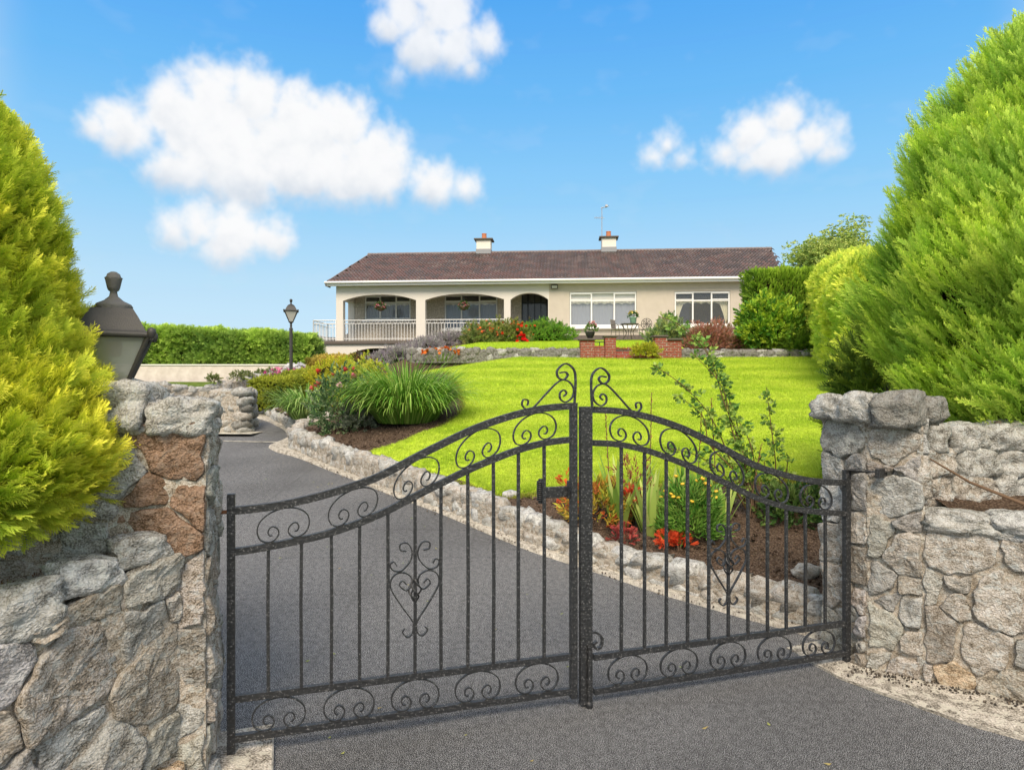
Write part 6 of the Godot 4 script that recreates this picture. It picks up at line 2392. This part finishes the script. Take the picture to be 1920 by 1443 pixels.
func front_bed() -> void:
	# tall rambling roses
	var rl := sprig_mesh(0.05, 0.04, 5, 1.2)
	var c1 := [Color(0.12, 0.27, 0.05), Color(0.24, 0.42, 0.08), Color(0.42, 0.56, 0.12)]
	var b := G(2.45, 7.2)
	var rel := func(x: float, y: float, z := 0.0) -> Vector3:
		# a spot in the upright plane of the bush, given over the base in metres
		return Vector3(x, y, z)
	rambler("tall straggling climbing rose in the front bed, arching left before the lawn", b, [
		[rel.call(0, 0), rel.call(-0.2, 0.55, 0.05), rel.call(-0.42, 1.0, 0.1), rel.call(-0.7, 1.3, 0.15), rel.call(-1.02, 1.52, 0.2)],
		[rel.call(0, 0), rel.call(-0.08, 0.6, 0.1), rel.call(-0.28, 1.15, 0.1), rel.call(-0.42, 1.62, 0.05), rel.call(-0.72, 1.92, 0.1), rel.call(-0.95, 2.02, 0.1)],
		[rel.call(0.02, 0), rel.call(-0.02, 0.5, -0.05), rel.call(-0.12, 1.0, -0.05), rel.call(-0.32, 1.5, -0.05), rel.call(-0.5, 1.8, 0.0)],
		[rel.call(0.02, 0), rel.call(-0.05, 0.45, 0.1), rel.call(-0.2, 0.85, 0.12), rel.call(-0.3, 1.3, 0.1), rel.call(-0.62, 1.66, 0.1)],
		[rel.call(0.0, 0), rel.call(-0.3, 0.4, 0.2), rel.call(-0.62, 0.62, 0.3), rel.call(-0.95, 0.7, 0.35)],
		[rel.call(0.0, 0), rel.call(0.04, 0.4, 0.1), rel.call(-0.02, 0.75, 0.1), rel.call(-0.15, 1.02, 0.0)],
		[rel.call(0.0, 0), rel.call(-0.15, 0.4, 0.1), rel.call(-0.42, 0.7, 0.1), rel.call(-0.5, 1.0, 0.1), rel.call(-0.78, 1.22, 0.15)],
	], rl, 0.075, c1)
	rambler("single slender upright rose shoot right of the straggling climbing rose", G(2.78, 7.35), [
		[rel.call(0, 0), rel.call(0.02, 0.4), rel.call(-0.03, 0.85), rel.call(-0.08, 1.27)],
		[rel.call(0.0, 0.1), rel.call(0.08, 0.35, 0.1), rel.call(0.1, 0.55, 0.12)],
		[rel.call(0.0, 0.1), rel.call(-0.1, 0.35, 0.05), rel.call(-0.14, 0.5, 0.1)],
	], rl, 0.06, c1)
	# gladiolus fans
	var gl := [Color(0.26, 0.44, 0.07), Color(0.44, 0.6, 0.13), Color(0.58, 0.66, 0.2)]
	for q in [[1.05, 6.75, 0.78, 24, "fan of tall pale green sword leaves just right of the meeting post"], [1.32, 6.6, 0.66, 28, "wide fan of pale sword leaves left of the yellow-budded plant"], [1.62, 7.0, 0.62, 18, "upright fan of sword leaves behind the yellow-budded plant"], [2.1, 6.95, 0.5, 12, "leaning fan of sword leaves right of the yellow-budded plant"]]:
		strap_clump("gladiolus", q[4], "plant", G(q[0], q[1]), int(q[3] * 1.4), q[2], 0.058, 0.07, 0.02, 0.5, 0.25, gl, "fans of sword leaves in the front bed")
	spike("dry brown flower spike nearest the gate's meeting post", G(0.98, 6.9), 1.12, -0.05)
	spike("tall dry brown flower spike between the sword leaf fans", G(1.36, 6.85), 1.3, 0.02)
	spike("dry brown flower spike leaning among the climbing rose canes", G(2.1, 7.1), 1.2, -0.06)
	spike("short dry brown flower spike at the right of the climbing rose", G(2.4, 7.0), 0.75, 0.12)
	spike("dry brown flower spike against the climbing rose's middle", G(1.95, 7.3), 1.05, 0.05)
	# yellow-budded plant
	var t := bush("marigold_plant", "bushy green plant with round yellow buds in the middle of the front bed", "plant", G(1.66, 6.45), Vector3(0.23, 0.32, 0.2), sprig_mesh(0.085, 0.014, 9, 1.0), 330, [Color(0.08, 0.24, 0.03), Color(0.18, 0.4, 0.06), Color(0.3, 0.5, 0.09)], {"core": false, "low": -0.35, "lift": 0.35, "upward": 0.9})
	var s := Shape.new()
	s.lathe([[0.0, 0.0], [0.015, 0.005], [0.021, 0.014], [0.015, 0.023], [0.0, 0.025]], 8)
	var bud := s.mesh()
	var bm := mat("bud", 0.85, 0.52, 0.04, 0.6)
	for k in 34:
		var an := rf(0, TAU)
		var r := 0.27 * sqrt(rng.randf())
		var o := part("flower_bud", bud, bm, t)
		var y := rf(0.4, 0.62) - r * 0.3
		o.transform = Transform3D(Basis.from_euler(Vector3(rf(-0.5, 0.5), 0, rf(-0.5, 0.5))), Vector3(cos(an) * r, y, sin(an) * r * 0.8))
		var st := Shape.new()
		st.col = Color(1.2, 2.2, 0.6)
		st.tube([Vector3(cos(an) * r * 0.4, 0.2, sin(an) * r * 0.4), Vector3(cos(an) * r, y, sin(an) * r * 0.8)], [0.003, 0.002], 4, false)
		part("flower_stalk", st.mesh(), M.twig, t)
	# coral flowers
	var fr := spray_mesh(0.06, 5, 0.03, 3, 0.006, Color(0.6, 0.08, 0.03), Color(0.85, 0.12, 0.05), 0.5, 0.1, 0.6)
	for q in [[1.38, 6.22, 0.075, "left one of the two bright coral red feathery flowers at the soil's front"], [1.5, 6.2, 0.08, "right one of the two bright coral red feathery flowers at the soil's front"]]:
		bush("celosia", q[3], "flowers", G(q[0], q[1]), Vector3(q[2], 0.1, q[2]), fr, 60, [Color(0.9, 0.8, 0.8), Color(1.1, 1.3, 1.2)], {"mat": M.petal, "core": false, "stems": 2, "low": 0.0})
	bush("celosia", "coral red feathery flower seen left of the gate's meeting post", "flowers", G(0.57, 7.35), Vector3(0.07, 0.22, 0.07), fr, 90, [Color(0.9, 0.9, 0.9), Color(1.1, 1.6, 1.3)], {"mat": M.petal, "core": false, "stems": 2, "low": -0.5, "lift": 0.6})
	bush("celosia", "small crimson flower between the sword leaf fans", "flowers", G(1.16, 6.75, 0.22), Vector3(0.07, 0.12, 0.07), fr, 30, [Color(0.9, 0.7, 0.9)], {"mat": M.petal, "core": false, "stems": 2})
	bush("celosia", "low dark pink feathery plant in front of the sword leaves", "flowers", G(1.03, 6.4), Vector3(0.1, 0.12, 0.1), fr, 80, [Color(0.4, 0.5, 1.5), Color(0.75, 1.2, 2.6)], {"mat": M.petal, "core": false, "stems": 2})
	bush("coleus", "low plant with yellow, orange and red leaves right of the meeting post", "plant", G(0.84, 6.85), Vector3(0.3, 0.26, 0.22), sprig_mesh(0.06, 0.022, 7), 210, [Color(0.6, 0.35, 0.05), Color(0.5, 0.5, 0.06), Color(0.6, 0.14, 0.05), Color(0.4, 0.4, 0.05)], {"core": false, "stems": 4, "lift": 0.4})
	bush("coleus", "rusty red spindly plant between the two sword leaf fans", "plant", G(1.2, 6.9), Vector3(0.2, 0.36, 0.18), sprig_mesh(0.05, 0.014, 7), 120, [Color(0.34, 0.12, 0.06), Color(0.45, 0.2, 0.1)], {"core": false, "stems": 7, "lift": 0.5})
	# cut-back stump and the small greens near the right pillar
	t = thing("shrub_stump", "dark cut-back twiggy stump under the climbing rose", "stump", G(2.48, 7.1))
	stems_into(t, Vector3.ZERO, 0.34, 0.13, 26, 0.009)
	bush("low_green_plant", "low dark green plant at the back of the bed near the right pillar", "plant", G(2.85, 7.0), Vector3(0.32, 0.22, 0.25), sprig_mesh(0.07, 0.03, 7), 200, [Color(0.06, 0.14, 0.03), Color(0.16, 0.24, 0.06)], {"core": false, "stems": 4})
	# stones lying in the soil
	var q0 := thing("loose_stone", "flat pale loose stone on the soil beside the right pillar", "stone", G(2.35, 5.55, 0.03), 0.4, "loose stones on the garden soil")
	rock(q0, Vector3.ZERO, Vector3(0.24, 0.1, 0.16), 0.3, "stone_warm", true)
	q0 = thing("loose_stone", "small pale loose stone on the soil behind the low wall, left of the meeting post", "stone", G(-0.02, 7.75, 0.0), 0.4, "loose stones on the garden soil")
	rock(q0, Vector3.ZERO, Vector3(0.2, 0.1, 0.13), 0.3, "stone_pale", true)
	# clods
	var xf := []
	var cs := []
	var nz := noise(FastNoiseLite.TYPE_SIMPLEX, 9.0, 4, 31, 0.6)
	while xf.size() < 2600:
		var d := rf(4.9, 8.4)
		var x := lerp_table(EDGE, d) + 0.15 + rf(0, 2.6)
		var near := clampf(1.6 - d * 0.06, 0.3, 1.0)
		xf.append(Transform3D(Basis.from_euler(Vector3(rf(0, 6), rf(0, 6), rf(0, 6))) * Basis.from_scale(Vector3.ONE * rf(0.008, 0.04) * rf(0.4, 1.0)), G(x, d, nz.get_noise_2d(x, d) * 0.035 * near - 0.01)))
		cs.append(Color(1, 1, 1) * rf(0.5, 1.3))
	while xf.size() < 3800:
		var d := rf(9.9, 12.6)
		var x := lerp_table(EDGE, d) + 0.2 + rf(0, 2.4)
		xf.append(Transform3D(Basis.from_euler(Vector3(rf(0, 6), rf(0, 6), rf(0, 6))) * Basis.from_scale(Vector3.ONE * rf(0.01, 0.05)), G(x, d, -0.01)))
		cs.append(Color(1, 1, 1) * rf(0.5, 1.3))
	var cl := scatter("soil_clods", pebbles[0], M.soil, xf, cs, self)
	tag(cl, "crumbs and clods of brown earth over the flower beds", "soil", "", "stuff")


func weeds() -> void:
	var gr := [Color(0.14, 0.26, 0.03), Color(0.3, 0.38, 0.06)]
	for q in [[-1.62, 1.03, 2.82, 0.12, 26, "small green weed by the left pillar in the planting bed"], [-1.9, 0.97, 2.55, 0.14, 20, "thin grassy weed in the middle of the left planting bed"], [-1.38, 0.02, 3.12, 0.1, 24, "tuft of dry grass at the foot of the left gate post"]]:
		strap_clump("weed", q[5], "weed", P(q[0], q[1], q[2]), q[4], q[3], 0.008, 0.02, 0.1, 0.9, 0.8, gr)
	# fallen leaves and needles on the bed
	var xf := []
	var cs := []
	for k in 1500:
		var uu := rf(0.0, 1.6)
		var ww := rf(0.15, 0.9)
		var p := Vector3(-1.43, 1.065 - 0.26 * uu + 0.063 * ww + rf(-0.01, 0.025), -2.985) + Vector3(-0.457, 0, 0.886) * uu - Vector3(0.886, 0, 0.457) * ww
		xf.append(Transform3D(Basis.from_euler(Vector3(rf(-0.6, 0.6), rf(0, 6), rf(-0.6, 0.6))), p))
		cs.append(Color(0.22, 0.1, 0.05).lerp(Color(0.36, 0.24, 0.12), rng.randf()) * rf(0.5, 1.2))
	var o := scatter("leaf_litter", leaf_mesh(0.018, 0.009), M.petal, xf, cs, self)
	tag(o, "brown leaf litter on the left planting bed", "leaf litter", "", "stuff")
	# a few leaves blown onto the drive
	xf = []
	cs = []
	for k in 90:
		var d := rf(2.2, 13.0)
		var p := P(rf(-1.2, 1.6) - maxf(0.0, d - 4.0) * 0.42, hr(d) + 0.012, d)
		if p.x > lerp_table(EDGE, d) - 0.5 and d > 4.5:
			continue
		xf.append(Transform3D(Basis.from_euler(Vector3(PI / 2 + rf(-0.3, 0.3), rf(0, 6), 0)) * Basis.from_scale(Vector3.ONE * rf(0.5, 1.2)), p))
		cs.append(Color(0.4, 0.3, 0.14).lerp(Color(0.3, 0.42, 0.1), rng.randf()))
	var fallen := scatter("fallen_leaves", leaf_mesh(0.035, 0.02), M.petal, xf, cs, self)
	tag(fallen, "few small fallen leaves lying on the tarmac drive", "leaves", "", "stuff")
	# grit along the concrete by the right wall
	xf = []
	cs = []
	for k in 700:
		var f := rng.randf()
		var q := P(lerpf(2.1, 4.2, f), 0.028, lerpf(4.28, 2.95, f)) + Vector3(rng.randfn() * 0.05, 0, rng.randfn() * 0.05 + 0.03)
		xf.append(Transform3D(Basis.from_euler(Vector3(rf(0, 6), rf(0, 6), 0)) * Basis.from_scale(Vector3.ONE * rf(0.003, 0.012)), q))
		cs.append(Color(0.05, 0.045, 0.04).lerp(Color(0.25, 0.2, 0.15), rng.randf() * rng.randf()))
	for k in 500:
		var d := rf(4.6, 12.5)
		var q := P(lerp_table(EDGE, d) - rf(-0.02, 0.3), hr(d) + 0.03, d)
		xf.append(Transform3D(Basis.from_euler(Vector3(rf(0, 6), rf(0, 6), 0)) * Basis.from_scale(Vector3.ONE * rf(0.004, 0.016)), q))
		cs.append(Color(0.06, 0.05, 0.04).lerp(Color(0.3, 0.25, 0.2), rng.randf()))
	o = scatter("grit", pebbles[1], M.petal, xf, cs, self)
	tag(o, "dark grit and crumbs along the concrete strips", "grit", "", "stuff")


func grass() -> void:
	var s := Shape.new()
	for k in 8:
		var an := rf(0, TAU)
		var d := Vector3(cos(an), 0, sin(an))
		var e := Vector3(-sin(an), 0, cos(an)) * 0.0028
		var o := Vector3(rf(-0.025, 0.025), -0.004, rf(-0.025, 0.025))
		var h := rf(0.018, 0.036)
		s.col = Color(1, 1, 1) * rf(0.8, 1.2)
		s.flat3(o - e, o + d * h * rf(0.3, 0.9) + Vector3(0, h, 0), o + e)
	var tuft := s.mesh()
	var xf := []
	var cs := []
	var tone := noise(FastNoiseLite.TYPE_SIMPLEX, 0.8, 3, 77)
	for k in 130000:
		var t := pow(rng.randf(), 1.6)
		var p := lawn_point(rng.randf(), t)
		var z := rf(0.7, 1.3) * (1.0 + t * 0.9)
		xf.append(Transform3D(Basis(Vector3.UP, rf(0, TAU)) * Basis.from_scale(Vector3(z, z * 0.85, z)), p))
		var m := 0.5 + 0.5 * tone.get_noise_2d(p.x * 0.6, p.z)
		cs.append(Color(0.43, 0.6, 0.04).lerp(Color(0.66, 0.78, 0.09), clampf(m + 0.22 * sin(p.z * 4.2 + p.x * 0.5) + rf(-0.25, 0.25), 0, 1)) * rf(0.92, 1.08))
	for k in 9000:
		var d := rf(20.7, 26.8)
		var x := lerpf(lerp_table([[20.4, -1.9], [24.0, -1.2], [27.5, -1.1]], d), 5.1, rng.randf())
		xf.append(Transform3D(Basis(Vector3.UP, rf(0, TAU)) * Basis.from_scale(Vector3(3, 1.9, 3)), G(x, d, 0.025)))
		cs.append(Color(0.48, 0.65, 0.045).lerp(Color(0.62, 0.77, 0.075), rng.randf()))
	var o := scatter("lawn_grass", tuft, M.leaf, xf, cs, self)
	tag(o, "short bright green mown grass of the lawns", "grass", "", "stuff")
	# ragged, drier blades along the lawn's borders
	xf = []
	cs = []
	for k in 7000:
		var p := lawn_point(rng.randf(), 0.0) if k % 2 else lawn_point(0.0, pow(rng.randf(), 1.3))
		xf.append(Transform3D(Basis(Vector3.UP, rf(0, TAU)) * Basis.from_scale(Vector3.ONE * rf(1.0, 2.0)), p + Vector3(rng.randfn() * 0.04, -0.01, rng.randfn() * 0.04)))
		cs.append(Color(0.26, 0.4, 0.02).lerp(Color(0.5, 0.42, 0.1), rng.randf()))
	o = scatter("border_grass", tuft, M.leaf, xf, cs, self)
	tag(o, "ragged yellowish grass along the lawn's border", "grass", "", "stuff")


func _ready() -> void:
	rng.seed = 4711
	lump.noise_type = FastNoiseLite.TYPE_SIMPLEX
	lump.seed = 9
	lump.fractal_type = FastNoiseLite.FRACTAL_NONE
	view_and_light()
	materials()
	ground()
	house()
	entrance_walls()
	garden_walls()
	gate_leaf(false)
	gate_leaf(true)
	lamps()
	terrace()
	greenery()
